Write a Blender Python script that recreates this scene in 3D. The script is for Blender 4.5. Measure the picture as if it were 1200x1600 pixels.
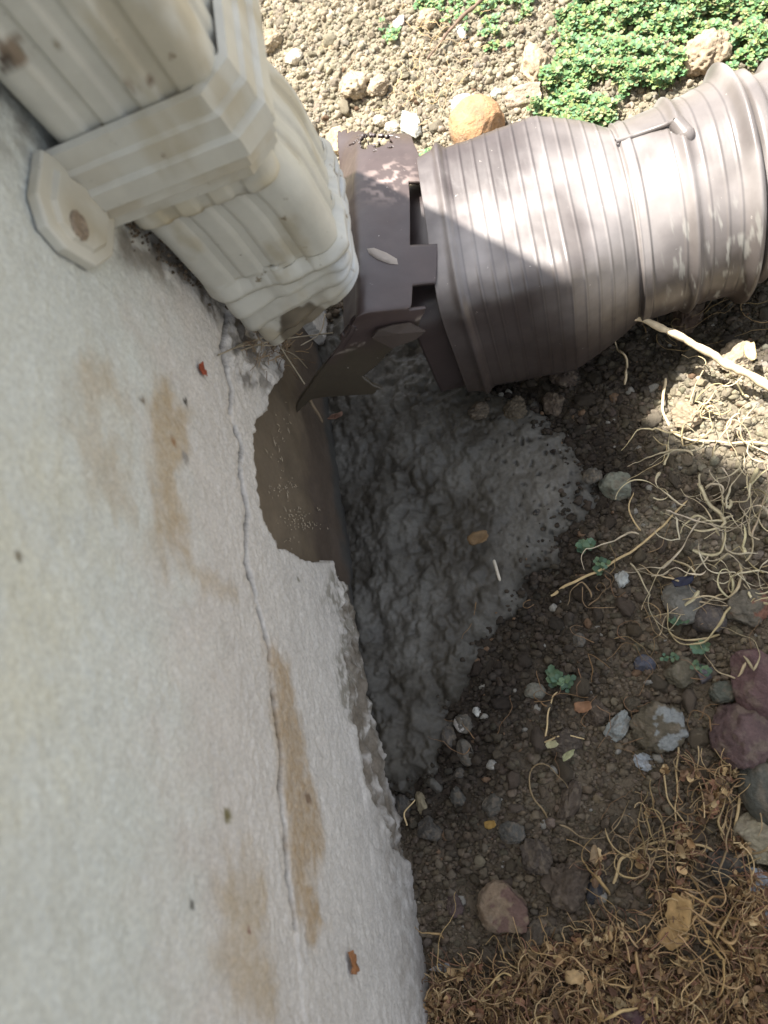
import bpy, math, random
import numpy as np
from mathutils import Matrix, Vector

for _o in list(bpy.data.objects):
    bpy.data.objects.remove(_o)
S = bpy.context.scene
rng = np.random.default_rng(7)
random.seed(7)

# ------------------------------------------------------------------ camera
F_PX, CAM_H = 1200.0, 0.45
def _ray(px, py):
    v = np.array([px - 600.0, 800.0 - py, -F_PX]); return v / np.linalg.norm(v)
_dn = _ray(1000, 1180)                       # straight down
_n = np.cross(_ray(521, 669), _ray(641, 1500)); _n /= np.linalg.norm(_n)
_Y = np.cross(_n, _dn); _Y /= np.linalg.norm(_Y)
if _Y[1] < 0: _Y = -_Y
_X = np.cross(_Y, -_dn)
ROT = np.array([_X, _Y, -_dn])
CAM = np.array([0.1372, 0.0, CAM_H])
cam_data = bpy.data.cameras.new('camera'); cam = bpy.data.objects.new('camera', cam_data)
S.collection.objects.link(cam)
cam.matrix_world = Matrix([[*ROT[i], CAM[i]] for i in range(3)] + [[0, 0, 0, 1]])
cam_data.sensor_fit = 'VERTICAL'; cam_data.sensor_height = 36.0; cam_data.sensor_width = 27.0
cam_data.lens = 27.0; cam_data.clip_start = 0.01; cam_data.clip_end = 300
cam_data.dof.use_dof = True; cam_data.dof.focus_distance = 0.46; cam_data.dof.aperture_fstop = 11.0
S.camera = cam

# ------------------------------------------------------------------ light
SUN_EL = math.radians(69)
LDIR = Vector((0.67, -0.742, 0)).normalized() * math.cos(SUN_EL) + Vector((0, 0, -math.sin(SUN_EL)))
W = bpy.data.worlds.new('World'); S.world = W; W.use_nodes = True
nt = W.node_tree
for n_ in list(nt.nodes): nt.nodes.remove(n_)
sky = nt.nodes.new('ShaderNodeTexSky'); sky.sky_type = 'NISHITA'; sky.sun_disc = False
sky.sun_elevation = SUN_EL; sky.sun_rotation = math.atan2(-LDIR.x, -LDIR.y)
sky.air_density = 1.0; sky.dust_density = 2.5
bg = nt.nodes.new('ShaderNodeBackground'); bg.inputs['Strength'].default_value = 0.125
wo = nt.nodes.new('ShaderNodeOutputWorld')
hs = nt.nodes.new('ShaderNodeHueSaturation'); hs.inputs['Saturation'].default_value = .42
nt.links.new(sky.outputs[0], hs.inputs['Color']); nt.links.new(hs.outputs[0], bg.inputs[0]); nt.links.new(bg.outputs[0], wo.inputs[0])
sd = bpy.data.lights.new('sun', 'SUN'); sd.energy = 4.8; sd.angle = math.radians(0.53); sd.color = (1, .965, .91)
sun = bpy.data.objects.new('sun', sd); S.collection.objects.link(sun)
sun.rotation_euler = LDIR.to_track_quat('-Z', 'Y').to_euler()
vs = S.view_settings; vs.view_transform = 'Standard'; vs.look = 'None'; vs.gamma = 1; vs.use_curve_mapping = False
vs.exposure = 1.5

# ------------------------------------------------------------------ helpers
def at(px, py, x=None, y=None, z=None):
    """pixel of the 1200x1600 photograph -> point on the plane x=, y= or z="""
    d = ROT @ _ray(px, py)
    if z is not None: t = (z - CAM[2]) / d[2]
    elif x is not None: t = (x - CAM[0]) / d[0]
    else: t = (y - CAM[1]) / d[1]
    return CAM + t * d

_P = rng.permutation(256); _P = np.concatenate([_P, _P, _P])
_G = rng.normal(size=(256, 3)); _G /= np.linalg.norm(_G, axis=1)[:, None]
def perlin(p, scale, seed=0):
    p = np.asarray(p, float) * scale + seed * 17.31 + 100.5
    i = np.floor(p).astype(int); f = p - i; i &= 255
    u = f * f * f * (f * (f * 6 - 15) + 10)
    r = 0
    for dx in (0, 1):
        wx = u[..., 0] if dx else 1 - u[..., 0]
        for dy in (0, 1):
            wy = u[..., 1] if dy else 1 - u[..., 1]
            for dz in (0, 1):
                wz = u[..., 2] if dz else 1 - u[..., 2]
                g = _G[_P[_P[_P[i[..., 0] + dx] + i[..., 1] + dy] + i[..., 2] + dz]]
                r = r + wx * wy * wz * ((f[..., 0] - dx) * g[..., 0] + (f[..., 1] - dy) * g[..., 1] + (f[..., 2] - dz) * g[..., 2])
    return r * 1.6
def fbm(p, scale, octs=4, seed=0, gain=.5):
    r = 0; a = 1.0
    for k in range(octs):
        r = r + a * perlin(p, scale * 2.03 ** k, seed + k * 3); a *= gain
    return r
def smooth(a, b, x):
    t = np.clip((x - a) / (b - a), 0, 1); return t * t * (3 - 2 * t)
def poly_sdf(P, poly):
    """signed distance (inside negative) from Nx2 points to a polygon"""
    poly = np.asarray(poly, float); P = np.asarray(P, float)
    d = np.full(len(P), 1e9); ins = np.zeros(len(P), bool)
    for k in range(len(poly)):
        a, b = poly[k], poly[(k + 1) % len(poly)]
        e = b - a; w = P - a
        t = np.clip((w @ e) / (e @ e + 1e-15), 0, 1)
        d = np.minimum(d, np.hypot(*(w - t[:, None] * e).T))
        c = (a[1] <= P[:, 1]) != (b[1] <= P[:, 1])
        with np.errstate(divide='ignore', invalid='ignore'):
            xi = a[0] + (P[:, 1] - a[1]) * e[0] / (e[1] if e[1] else 1e-12)
        ins ^= c & (P[:, 0] < xi)
    return np.where(ins, -d, d)
def line_dist(P, pts):
    P = np.asarray(P, float); pts = np.asarray(pts, float); d = np.full(len(P), 1e9)
    for a, b in zip(pts[:-1], pts[1:]):
        e = b - a; w = P - a; t = np.clip((w @ e) / (e @ e + 1e-15), 0, 1)
        d = np.minimum(d, np.hypot(*(w - t[:, None] * e).T))
    return d

def mesh_np(name, V, F, smooth_=True, col=None):
    """V Nx3, F Mx3 or Mx4, col Nx3 -> mesh"""
    V = np.asarray(V, np.float32); F = np.asarray(F, np.int32)
    me = bpy.data.meshes.new(name); k = F.shape[1]
    me.vertices.add(len(V)); me.vertices.foreach_set('co', V.ravel())
    me.loops.add(F.size); me.loops.foreach_set('vertex_index', F.ravel())
    me.polygons.add(len(F))
    me.polygons.foreach_set('loop_start', np.arange(0, F.size, k, dtype=np.int32))
    me.polygons.foreach_set('loop_total', np.full(len(F), k, np.int32))
    me.polygons.foreach_set('use_smooth', np.full(len(F), bool(smooth_)))
    if col is not None:
        at_ = me.color_attributes.new('Col', 'FLOAT_COLOR', 'POINT')
        c = np.ones((len(V), 4), np.float32); c[:, :3] = col; at_.data.foreach_set('color', c.ravel())
    me.update(); me.validate(); return me
def link(name, me, mat, parent=None):
    o = bpy.data.objects.new(name, me); S.collection.objects.link(o)
    if mat is not None and (len(me.materials) == 0): me.materials.append(mat)
    if parent: o.parent = parent
    return o
def tag(o, label=None, cat=None, group=None, kind=None):
    if label: o['label'] = label
    if cat: o['category'] = cat
    if group: o['group'] = group
    if kind: o['kind'] = kind
    return o
def empty(name, loc, label, cat, group=None):
    o = bpy.data.objects.new(name, None); S.collection.objects.link(o); o.location = loc
    o.empty_display_size = .01
    return tag(o, label, cat, group)
def sub(parent, me_name, V, F, mat, smooth_=True, col=None, label=None):
    """part whose vertices are given in world space"""
    V = np.asarray(V, float) - np.array(parent.location)
    o = link(me_name, mesh_np(me_name, V, F, smooth_, col), mat, parent)
    if label: o['label'] = label
    return o
def grid_faces(nu, nv, keep=None, closed=False):
    """grid indexed [u*nv+v]"""
    u = np.arange(nu - 1); v = np.arange(nv if closed else nv - 1)
    U, Vv = np.meshgrid(u, v, indexing='ij'); V2 = (Vv + 1) % nv
    F = np.stack([U * nv + Vv, U * nv + V2, (U + 1) * nv + V2, (U + 1) * nv + Vv], -1)
    if keep is not None: F = F[keep]
    return F.reshape(-1, 4)
def compact(V, F, col=None):
    u, inv = np.unique(F.ravel(), return_inverse=True)
    return V[u], inv.reshape(F.shape), (None if col is None else col[u])
def tube_np(path, r, n=6, seed=None):
    P = np.asarray(path, float); m = len(P)
    R = np.asarray(r, float) * np.ones(m)
    T = np.gradient(P, axis=0); T /= np.linalg.norm(T, axis=1)[:, None] + 1e-12
    up = np.array([0.13, .2, 1.0]); A = np.cross(T, up); A /= np.linalg.norm(A, axis=1)[:, None] + 1e-9
    B = np.cross(A, T)
    th = np.linspace(0, 2 * np.pi, n, endpoint=False)
    V = P[:, None] + R[:, None, None] * (np.cos(th)[None, :, None] * A[:, None] + np.sin(th)[None, :, None] * B[:, None])
    F = grid_faces(m, n, closed=True)
    return V.reshape(-1, 3), F
def spline(pts, n):
    pts = np.asarray(pts, float); k = len(pts)
    if k == 2: t = np.linspace(0, 1, n)[:, None]; return pts[0] * (1 - t) + pts[1] * t
    P = np.vstack([2 * pts[0] - pts[1], pts, 2 * pts[-1] - pts[-2]])
    out = []
    for t in np.linspace(0, k - 1 - 1e-9, n):
        i = int(t); u = t - i; a, b, c, d = P[i:i + 4]
        out.append(.5 * (2 * b + (c - a) * u + (2 * a - 5 * b + 4 * c - d) * u * u + (3 * b - a - 3 * c + d) * u ** 3))
    return np.array(out)
class Bag:
    """collects geometry of one object"""
    def __init__(s): s.V = []; s.F = []; s.C = []; s.n = 0
    def add(s, V, F, c):
        s.V.append(V); s.F.append(np.asarray(F) + s.n); s.n += len(V)
        s.C.append(np.broadcast_to(np.asarray(c, float), (len(V), 3)))
    def mesh(s, name, smooth_=True): return mesh_np(name, np.vstack(s.V), np.vstack(s.F), smooth_, np.vstack(s.C))

# ico spheres
def ico(level):
    t = (1 + 5 ** .5) / 2
    V = [(-1, t, 0), (1, t, 0), (-1, -t, 0), (1, -t, 0), (0, -1, t), (0, 1, t), (0, -1, -t), (0, 1, -t), (t, 0, -1), (t, 0, 1), (-t, 0, -1), (-t, 0, 1)]
    V = [np.array(v) / math.sqrt(1 + t * t) for v in V]
    F = [(0, 11, 5), (0, 5, 1), (0, 1, 7), (0, 7, 10), (0, 10, 11), (1, 5, 9), (5, 11, 4), (11, 10, 2), (10, 7, 6), (7, 1, 8), (3, 9, 4), (3, 4, 2), (3, 2, 6), (3, 6, 8), (3, 8, 9), (4, 9, 5), (2, 4, 11), (6, 2, 10), (8, 6, 7), (9, 8, 1)]
    for _ in range(level):
        mid = {}; F2 = []
        def m(a, b):
            k = (min(a, b), max(a, b))
            if k not in mid:
                v = V[a] + V[b]; V.append(v / np.linalg.norm(v)); mid[k] = len(V) - 1
            return mid[k]
        for a, b, c in F:
            x, y, z = m(a, b), m(b, c), m(c, a); F2 += [(a, x, z), (b, y, x), (c, z, y), (x, y, z)]
        F = F2
    return np.array(V), np.array(F)
ICO = [ico(k) for k in range(5)]
def rotm(a, b, c):
    return np.array(Matrix.Rotation(a, 3, 'Z') @ Matrix.Rotation(b, 3, 'X') @ Matrix.Rotation(c, 3, 'Y'))

# ------------------------------------------------------------------ materials
def mat(name, base=None, rough=.8, attr=False, objcol=False, bumps=(), mott=None, spots=None, spec=.3, coat=0.0, coords='Object', transl=0, bscale=1.0, rvar=None, metal=0):
    """bumps: (scale, strength, distance, detail); mott: (scale, lo, hi) value mottling; spots: (scale, threshold, colour)"""
    m = bpy.data.materials.new(name); m.use_nodes = True; t = m.node_tree; N = t.nodes; L = t.links
    p = N['Principled BSDF']; p.inputs['Roughness'].default_value = rough
    p.inputs['Specular IOR Level'].default_value = spec; p.inputs['Coat Weight'].default_value = coat
    p.inputs['Coat Roughness'].default_value = .25; p.inputs['Metallic'].default_value = metal
    tc = N.new('ShaderNodeTexCoord'); co = tc.outputs[coords]
    if attr:
        a = N.new('ShaderNodeAttribute'); a.attribute_name = 'Col'; c = a.outputs['Color']
    elif objcol:
        a = N.new('ShaderNodeObjectInfo'); c = a.outputs['Color']
    else:
        a = N.new('ShaderNodeRGB'); a.outputs[0].default_value = (*base, 1); c = a.outputs[0]
    def noise(scale, detail=4, ro=.6):
        n = N.new('ShaderNodeTexNoise'); n.inputs['Scale'].default_value = scale; n.inputs['Detail'].default_value = detail
        n.inputs['Roughness'].default_value = ro; L.new(co, n.inputs['Vector']); return n.outputs['Fac']
    for sc, lo, hi in (mott or ()):
        r = N.new('ShaderNodeMapRange'); L.new(noise(sc), r.inputs[0]); r.inputs[1].default_value = .3; r.inputs[2].default_value = .7
        r.inputs[3].default_value = lo; r.inputs[4].default_value = hi
        x = N.new('ShaderNodeVectorMath'); x.operation = 'SCALE'; L.new(c, x.inputs[0]); L.new(r.outputs[0], x.inputs['Scale']); c = x.outputs[0]
    for sc, th, w, colr in (spots or ()):
        r = N.new('ShaderNodeMapRange'); L.new(noise(sc, 5, .65), r.inputs[0]); r.inputs[1].default_value = th; r.inputs[2].default_value = th + w
        x = N.new('ShaderNodeMix'); x.data_type = 'RGBA'; L.new(r.outputs[0], x.inputs['Factor']); L.new(c, x.inputs['A']); x.inputs['B'].default_value = (*colr, 1); c = x.outputs['Result']
    L.new(c, p.inputs['Base Color'])
    if rvar:
        r = N.new('ShaderNodeMapRange'); L.new(noise(rvar[0]), r.inputs[0]); r.inputs[1].default_value = .35; r.inputs[2].default_value = .65
        r.inputs[3].default_value = rvar[1]; r.inputs[4].default_value = rvar[2]; L.new(r.outputs[0], p.inputs['Roughness'])
    nb = None
    for sc, st, dist, det in bumps:
        b = N.new('ShaderNodeBump'); b.inputs['Strength'].default_value = st; b.inputs['Distance'].default_value = dist
        L.new(noise(sc, det, .62), b.inputs['Height'])
        if nb: L.new(nb, b.inputs['Normal'])
        nb = b.outputs[0]
    if nb: L.new(nb, p.inputs['Normal'])
    if transl:
        p.inputs['Transmission Weight'].default_value = 0
        tr = N.new('ShaderNodeBsdfTranslucent'); L.new(c, tr.inputs[0]); mx = N.new('ShaderNodeMixShader'); mx.inputs[0].default_value = transl
        L.new(p.outputs[0], mx.inputs[1]); L.new(tr.outputs[0], mx.inputs[2]); L.new(mx.outputs[0], N['Material Output'].inputs[0])
    return m

M_wall = mat('stucco', attr=True, rough=.92, spec=.2, mott=((9, .94, 1.05), (60, .95, 1.05), (600, .84, 1.12)), bumps=((420, .8, .0013, 6), (1300, .7, .0006, 3)))
M_found = mat('muddy_foundation', attr=True, rough=.55, spec=.35, mott=((30, .85, 1.12), (300, .92, 1.06)), bumps=((350, .35, .0006, 4),), rvar=(40, .4, .7))
M_mud = mat('mud_film', attr=True, rough=.6, mott=((60, .8, 1.15),), bumps=((500, .4, .0008, 4),))
M_soil = mat('soil', attr=True, rough=.95, spec=.15, mott=((120, .75, 1.2), (700, .8, 1.2)), bumps=((500, .8, .0015, 6),))
M_crumb = mat('soil_crumb', attr=True, rough=.95, spec=.15, mott=((500, .8, 1.18),), bumps=((900, .8, .0008, 5),))
M_clod = mat('soil_clod', objcol=True, rough=.95, spec=.15, mott=((60, .85, 1.12), (500, .8, 1.15)), bumps=((500, .8, .0012, 6),))
M_stone = mat('stone', attr=True, rough=.8, spec=.3, mott=((90, .85, 1.12), (600, .82, 1.15)), bumps=((130, .8, .0030, 6), (420, .8, .0014, 6), (1500, .4, .0004, 3)))
M_conc = mat('wet_concrete', attr=True, rough=.5, spec=.35, mott=((45, .8, 1.18), (500, .82, 1.15)), bumps=((420, .5, .0010, 5), (1500, .4, .0004, 3)), rvar=(60, .38, .75))
M_white = mat('white_vinyl', attr=True, rough=.55, spec=.4, mott=((14, .9, 1.05), (90, .93, 1.04)), spots=((95, .66, .05, (.22, .18, .12)), (340, .70, .03, (.16, .14, .11))), bumps=((120, .15, .001, 3), (700, .2, .0003, 3)))
M_brown = mat('brown_plastic', attr=True, rough=.38, spec=.6, mott=((25, .88, 1.1), (150, .93, 1.06)), spots=((260, .69, .04, (.42, .38, .34)),), bumps=((30, .2, .0015, 3), (900, .15, .0003, 3)), rvar=(35, .30, .50))
M_straw = mat('dry_straw', attr=True, rough=.7, mott=((200, .8, 1.15),), bumps=((700, .4, .0004, 3),))
M_leafg = mat('green_leaf', attr=True, rough=.5, spec=.4, transl=.25, mott=((300, .85, 1.15),))
M_leafd = mat('dead_leaf', attr=True, rough=.75, transl=.15, mott=((300, .75, 1.2),))
M_screw = mat('rusty_screw', base=(.28, .22, .16), rough=.6, metal=.3, mott=((800, .5, 1.3),))

def lin(r, g, b):
    f = lambda c: (c / 255 / 12.92) if c <= 10 else ((c / 255 + .055) / 1.055) ** 2.4
    return np.array([f(r), f(g), f(b)])
def wallpt(px, py): return at(px, py, x=0)[1:]
def gpt(px, py, z=0.0): return at(px, py, z=z)[:2]

# ------------------------------------------------------------------ ground
CONC = [gpt(*q) for q in [(530, 480), (700, 520), (760, 600), (830, 630), (868, 665), (900, 705), (930, 745), (925, 790), (885, 825), (865, 880), (830, 905), (800, 960), (765, 985), (735, 1030), (728, 1075), (702, 1100), (695, 1150), (680, 1180), (684, 1232), (655, 1215), (640, 1235), (590, 1222), (560, 1100), (520, 900), (490, 700), (480, 560)]]
CONC = np.array(CONC)
def ground_z(x, y):
    x = np.asarray(x, float); y = np.asarray(y, float)
    p = np.stack([x, y, np.zeros_like(x)], -1)
    z = .004 * fbm(p, 12, 3, 5) + .0024 * fbm(p, 70, 4, 9) + .0022 * smooth(.3, .42, y) * fbm(p, 110, 3, 13)
    z += .016 * smooth(.20, .28, x) * smooth(.25, .12, y) * smooth(.02, .12, y)         # mound at the right
    z += .010 * smooth(.38, .6, y)
    z -= .010 * smooth(.07, .0, np.abs(y - .27)) * smooth(.02, .08, x) * smooth(.5, .4, x)    # bed of the pipe
    z -= .004 * smooth(.02, .0, x) * smooth(.4, .3, y)
    return z
def dense(a, b, step, far=60., lo=True, hi=True):
    c = list(np.arange(a, b + step / 2, step)); s = step
    if hi:
        while c[-1] < far: s *= 1.5; c.append(c[-1] + s)
    s = step
    if lo:
        while c[0] > -far: s *= 1.5; c.insert(0, c[0] - s)
    return np.array(c)
gx = dense(-.06, .44, .0021); gy = dense(-.2, .8, .0024)
GX, GY = np.meshgrid(gx, gy, indexing='ij')
P2 = np.stack([GX.ravel(), GY.ravel()], -1); P3 = np.column_stack([P2, np.zeros(len(P2))])
C_DRY_SUNLIT = lin(136, 127, 109); C_DAMP_SHADED = lin(98, 88, 74); C_WET = lin(55, 49, 42)
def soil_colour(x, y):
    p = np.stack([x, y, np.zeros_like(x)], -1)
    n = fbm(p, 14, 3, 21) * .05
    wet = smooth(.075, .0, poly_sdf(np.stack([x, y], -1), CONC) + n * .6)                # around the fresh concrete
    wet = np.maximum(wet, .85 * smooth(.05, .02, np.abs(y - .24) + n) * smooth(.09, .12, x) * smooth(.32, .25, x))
    lit = smooth(-.03, .03, (y + 1.11 * x - .415) + n)  # sunlit and shaded ground painted into the soil colour along the shadow edge
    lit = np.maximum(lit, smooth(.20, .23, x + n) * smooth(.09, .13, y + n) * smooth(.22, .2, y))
    c = C_DAMP_SHADED + (C_DRY_SUNLIT - C_DAMP_SHADED) * lit[..., None]
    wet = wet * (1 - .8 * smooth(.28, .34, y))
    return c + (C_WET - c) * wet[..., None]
gz = ground_z(P2[:, 0], P2[:, 1])
far = np.maximum(np.abs(P2[:, 0]), np.abs(P2[:, 1] - .3)); gz *= smooth(3., 1., far)
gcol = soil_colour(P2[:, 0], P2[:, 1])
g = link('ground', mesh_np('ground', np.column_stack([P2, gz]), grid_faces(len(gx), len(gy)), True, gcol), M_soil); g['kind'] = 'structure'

# ------------------------------------------------------------------ house wall
hole_px = [(436, 560), (440, 588), (422, 606), (416, 640), (398, 665), (396, 720), (400, 760), (410, 815), (430, 852), (470, 871), (500, 878), (520, 874), (528, 905), (552, 930), (562, 975), (574, 1040), (582, 1085), (594, 1140)]
hole = [wallpt(*q) for q in hole_px]
hole += [np.array(q) for q in [(.028, .010), (.02, .002), (.008, -.05), (.30, -.05), (.30, .095)]]
hole = np.array(hole)
broken = np.array([wallpt(*q) for q in [(540, 905), (528, 960), (540, 1040), (545, 1090), (548, 1130), (566, 1190), (572, 1240), (592, 1262), (612, 1330)]] + [np.array(q) for q in [(-.04, -.02), (.10, -.02)]])
crack = np.array([wallpt(*q) for q in [(352, 490), (346, 545), (352, 580), (360, 605), (358, 640), (368, 675), (377, 700), (373, 730), (378, 765), (386, 800), (382, 850), (384, 885), (398, 930), (408, 975), (418, 1010), (424, 1060), (428, 1110), (438, 1180), (436, 1240), (444, 1300), (448, 1370), (460, 1450)]])
wy = np.concatenate([-np.geomspace(8, .21, 26), np.arange(-.2, .3955, .0013)])
wz = np.concatenate([[-.06, -.03], np.arange(-.02, .14, .0012), np.arange(.14, .185, .0006), np.arange(.185, .36, .0018), np.geomspace(.362, 2.9, 34)])
WY, WZ = np.meshgrid(wy, wz, indexing='ij'); Q = np.stack([WY.ravel(), WZ.ravel()], -1); Q3 = np.column_stack([np.zeros(len(Q)), Q])
near = (Q[:, 0] > -.2) & (Q[:, 1] < .45)
n1 = fbm(Q3, 55, 3, 31); n2 = fbm(Q3, 330, 3, 35); n3 = fbm(Q3, 120, 3, 37)
sh = poly_sdf(Q, hole) + (.0009 + .0016 * smooth(.13, .10, Q[:, 0])) * n3 + .0006 * n2
sb = poly_sdf(Q, broken) + .0035 * n3
lc = line_dist(Q, crack); cz = np.interp(Q[:, 0], crack[::-1, 0], crack[::-1, 1])
dx = .0004 * n1 + .00055 * n2 + .0003 * n3
dx += .0009 * smooth(.001, -.001, Q[:, 1] - cz)                                      # lower coat stands proud
dx -= .0028 * smooth(.0013, .0004, lc + .0006 * n3) * smooth(-.35, .0, n1 + .25)
dx -= (.0032 + .0030 * n3 + .0012 * n2) * smooth(.001, -.002, sb)
dx += .0016 * smooth(.012, .0, sb) * smooth(-.1, .3, n1)
crust = poly_sdf(Q, [wallpt(*q) for q in [(350, 470), (352, 575), (375, 610), (415, 615), (450, 585), (440, 520)]])
dx += (.0025 * n3 + .0015) * smooth(.003, -.004, crust)
dx -= .011 * smooth(.0009, -.0009, sh)
dx = np.where(near, dx, .0005 * n1)
# colours
w_pink = lin(200, 194, 185); w_grey = lin(200, 202, 194); w_stain = lin(176, 158, 130); w_low = lin(184, 178, 170)
wc = w_grey + (w_pink - w_grey) * smooth(.27, .19, Q[:, 1] + .02 * n1)[:, None]
wc = wc + (w_low - wc) * (smooth(.10, .03, Q[:, 1] + .01 * n1) * .7)[:, None]
def blot(px, soft, strength, colr, noise=.006, seed=0):
    global wc
    s = poly_sdf(Q, [wallpt(*q) for q in px]) + noise * 1.4 * fbm(Q3, 45, 4, 50 + seed) + noise * 1.1 * fbm(Q3 * np.array([1, .35, 1]), 160, 3, 60 + seed)
    wc = wc + (colr - wc) * (strength * .95 * smooth(soft * 1.5, -soft * 1.5, s) * (1 + .3 * n2))[:, None]
blot([(240, 585), (268, 590), (272, 640), (296, 640), (290, 680), (280, 740), (285, 800), (292, 865), (255, 868), (248, 780), (240, 700), (232, 640)], .004, .85, w_stain, .004, 1)
blot([(140, 590), (165, 600), (160, 660), (175, 700), (185, 780), (230, 820), (250, 870), (200, 830), (140, 770), (130, 680)], .008, .55, w_stain, .008, 2)
blot([(418, 1010), (450, 1040), (465, 1150), (490, 1230), (500, 1330), (480, 1380), (510, 1450), (480, 1460), (455, 1380), (440, 1250), (428, 1100)], .004, .85, lin(170, 148, 118), .004, 3)
blot([(335, 1380), (400, 1350), (425, 1400), (420, 1500), (440, 1600), (370, 1600), (350, 1500)], .006, .7, w_stain, .006, 4)
blot([(300, 885), (340, 900), (380, 930), (378, 938), (330, 915), (300, 900)], .003, .5, w_stain, .003, 5)
blot([(-40, 760), (60, 740), (90, 900), (60, 1100), (-40, 1200)], .02, .25, lin(214, 206, 170), .02, 6)
# light new-coat rim along the crack, grime
wc = wc * (1 - .8 * smooth(.0011, .0003, lc + .0006 * n3) * smooth(-.45, -.05, n1 + .15))[:, None]
rim = smooth(.006, .0015, lc) * (Q[:, 1] > cz); wc = wc + (lin(190, 180, 165) - wc) * (.35 * rim)[:, None]
wc = wc + (lin(105, 98, 88) - wc) * (smooth(.004, -.006, crust) * smooth(-.25, .25, fbm(Q3, 110, 4, 71)) * .8)[:, None]
eb = poly_sdf(Q, [wallpt(*q) for q in [(515, 890), (500, 940), (530, 960), (530, 1000), (520, 1040), (530, 1100), (545, 1130), (600, 1200), (580, 1000), (560, 920)]])
wc = wc + (lin(128, 122, 108) - wc) * (smooth(.004, -.004, eb) * smooth(-.2, .2, fbm(Q3, 200, 4, 75)) * .75)[:, None]
wc = wc + (lin(112, 102, 88) - wc) * (smooth(.0015, -.0025, sb) * smooth(-.7, .3, fbm(Q3, 90, 4, 77)) * .9)[:, None]
wc = wc * (1 - .55 * smooth(.0012, -.0002, np.abs(sb + .001)) * smooth(-.2, .2, fbm(Q3, 60, 3, 78)))[:, None]
splash = smooth(.035, .008, Q[:, 1] - .02 * (Q[:, 0] < .02) + .012 * n1) * smooth(-.5, .2, n3)
wc = wc + (lin(120, 108, 92) - wc) * (splash * .35)[:, None]

wall_grime = poly_sdf(Q, [wallpt(*q) for q in [(-60, 80), (60, 170), (70, 260), (0, 230), (-60, 180)]])
wc = wc + (lin(120, 114, 104) - wc) * (smooth(.01, -.01, wall_grime) * smooth(-.3, .3, n3) * .6)[:, None]
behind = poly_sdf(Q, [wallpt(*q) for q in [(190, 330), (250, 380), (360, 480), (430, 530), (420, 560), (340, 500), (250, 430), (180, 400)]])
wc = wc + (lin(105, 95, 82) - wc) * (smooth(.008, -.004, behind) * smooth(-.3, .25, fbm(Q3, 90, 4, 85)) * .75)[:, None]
for cx_, cy_, r_, cc in [(356, 1272, .0035, (120, 112, 80)), (298, 1414, .0015, (60, 55, 50)), (222, 625, .0022, (110, 95, 75)), (290, 628, .0018, (60, 52, 44)), (290, 715, .003, (150, 145, 138)), (463, 907, .0018, (140, 134, 120)), (388, 1455, .0012, (120, 70, 60)), (480, 1250, .003, (130, 110, 90)), (270, 690, .002, (150, 120, 90)), (30, 870, .002, (110, 100, 80))]:
    wp = wallpt(cx_, cy_); s = np.hypot(*(Q - wp).T) + r_ * .5 * n3
    wc = wc + (lin(*cc) - wc) * smooth(r_, r_ * .6, s)[:, None]
wall = empty('house_wall', (0, .41, 0), 'cracked off-white stucco house wall with brown splash stains rising on the left', 'wall')
V = np.column_stack([dx, Q]); F = grid_faces(len(wy), len(wz))
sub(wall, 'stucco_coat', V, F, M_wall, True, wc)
# foundation face seen through the break
fy = np.arange(-.25, .392, .0025); fz = np.arange(-.05, .19, .0025)
FY, FZ = np.meshgrid(fy, fz, indexing='ij'); q3 = np.stack([np.zeros(FY.size), FY.ravel(), FZ.ravel()], -1)
fx = -.0062 + .0006 * fbm(q3, 40, 3, 91) + .0022 * smooth(.035, -.01, q3[:, 2])
fc = lin(108, 96, 80) + (lin(86, 75, 65) - lin(108, 96, 80)) * smooth(.075, .05, q3[:, 2] + .012 * fbm(q3, 40, 3, 93))[:, None]
fc = fc * (1 + .12 * fbm(q3, 60, 4, 95))[:, None]
fc = fc + (lin(70, 68, 64) - fc) * smooth(.022, .012, q3[:, 2] + .006 * fbm(q3, 60, 3, 97))[:, None]
sub(wall, 'foundation', np.column_stack([fx, q3[:, 1:]]), grid_faces(len(fy), len(fz)), M_found, True, fc, 'bare foundation smeared with smooth brown mud')
# the body of the house behind the coat
def box(x0, x1, y0, y1, z0, z1):
    V = np.array([(x, y, z) for x in (x0, x1) for y in (y0, y1) for z in (z0, z1)], float)
    return V, np.array([(0, 1, 3, 2), (4, 6, 7, 5), (0, 4, 5, 1), (2, 3, 7, 6), (0, 2, 6, 4), (1, 5, 7, 3)])
V, F = box(-6, -.014, -8, .395, -.06, 2.9); o = sub(wall, 'wall_body', V, F, M_wall, False, np.tile(lin(190, 184, 172), (8, 1)))

# paint flakes / salt marks on the mud film
b = Bag(); r2 = np.random.default_rng(3)
for (px, py, n_, sx, sy) in [(437, 690, 26, 8, 40), (440, 762, 42, 16, 12), (458, 805, 60, 18, 12), (478, 822, 46, 22, 7), (460, 845, 12, 20, 10), (430, 730, 18, 30, 40), (500, 795, 8, 4, 6), (452, 660, 10, 3, 26)]:
    for _ in range(int(n_ * .7)):
        c = at(px + r2.normal() * sx * .6, py + r2.normal() * sy * .6, x=-.0050)
        a = r2.uniform(0, 6.28); l = r2.uniform(.0002, .0007) * (3 if r2.random() < .22 else 1); w = r2.uniform(.0001, .00025)
        d = np.array([0, math.cos(a), math.sin(a)]) * l; e = np.array([0, -math.sin(a), math.cos(a)]) * w
        k = np.array([.0004, 0, 0])
        b.add(np.array([c - d - e, c + d - e, c + d + e, c - d + e, c + k]), [(0, 1, 4), (1, 2, 4), (2, 3, 4), (3, 0, 4)], lin(158, 145, 124))
o = link('salt_flecks', b.mesh('salt_flecks', False), M_mud); tag(o, 'pale flaky specks scattered over the brown mud patch on the wall', 'specks', kind='stuff')

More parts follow.
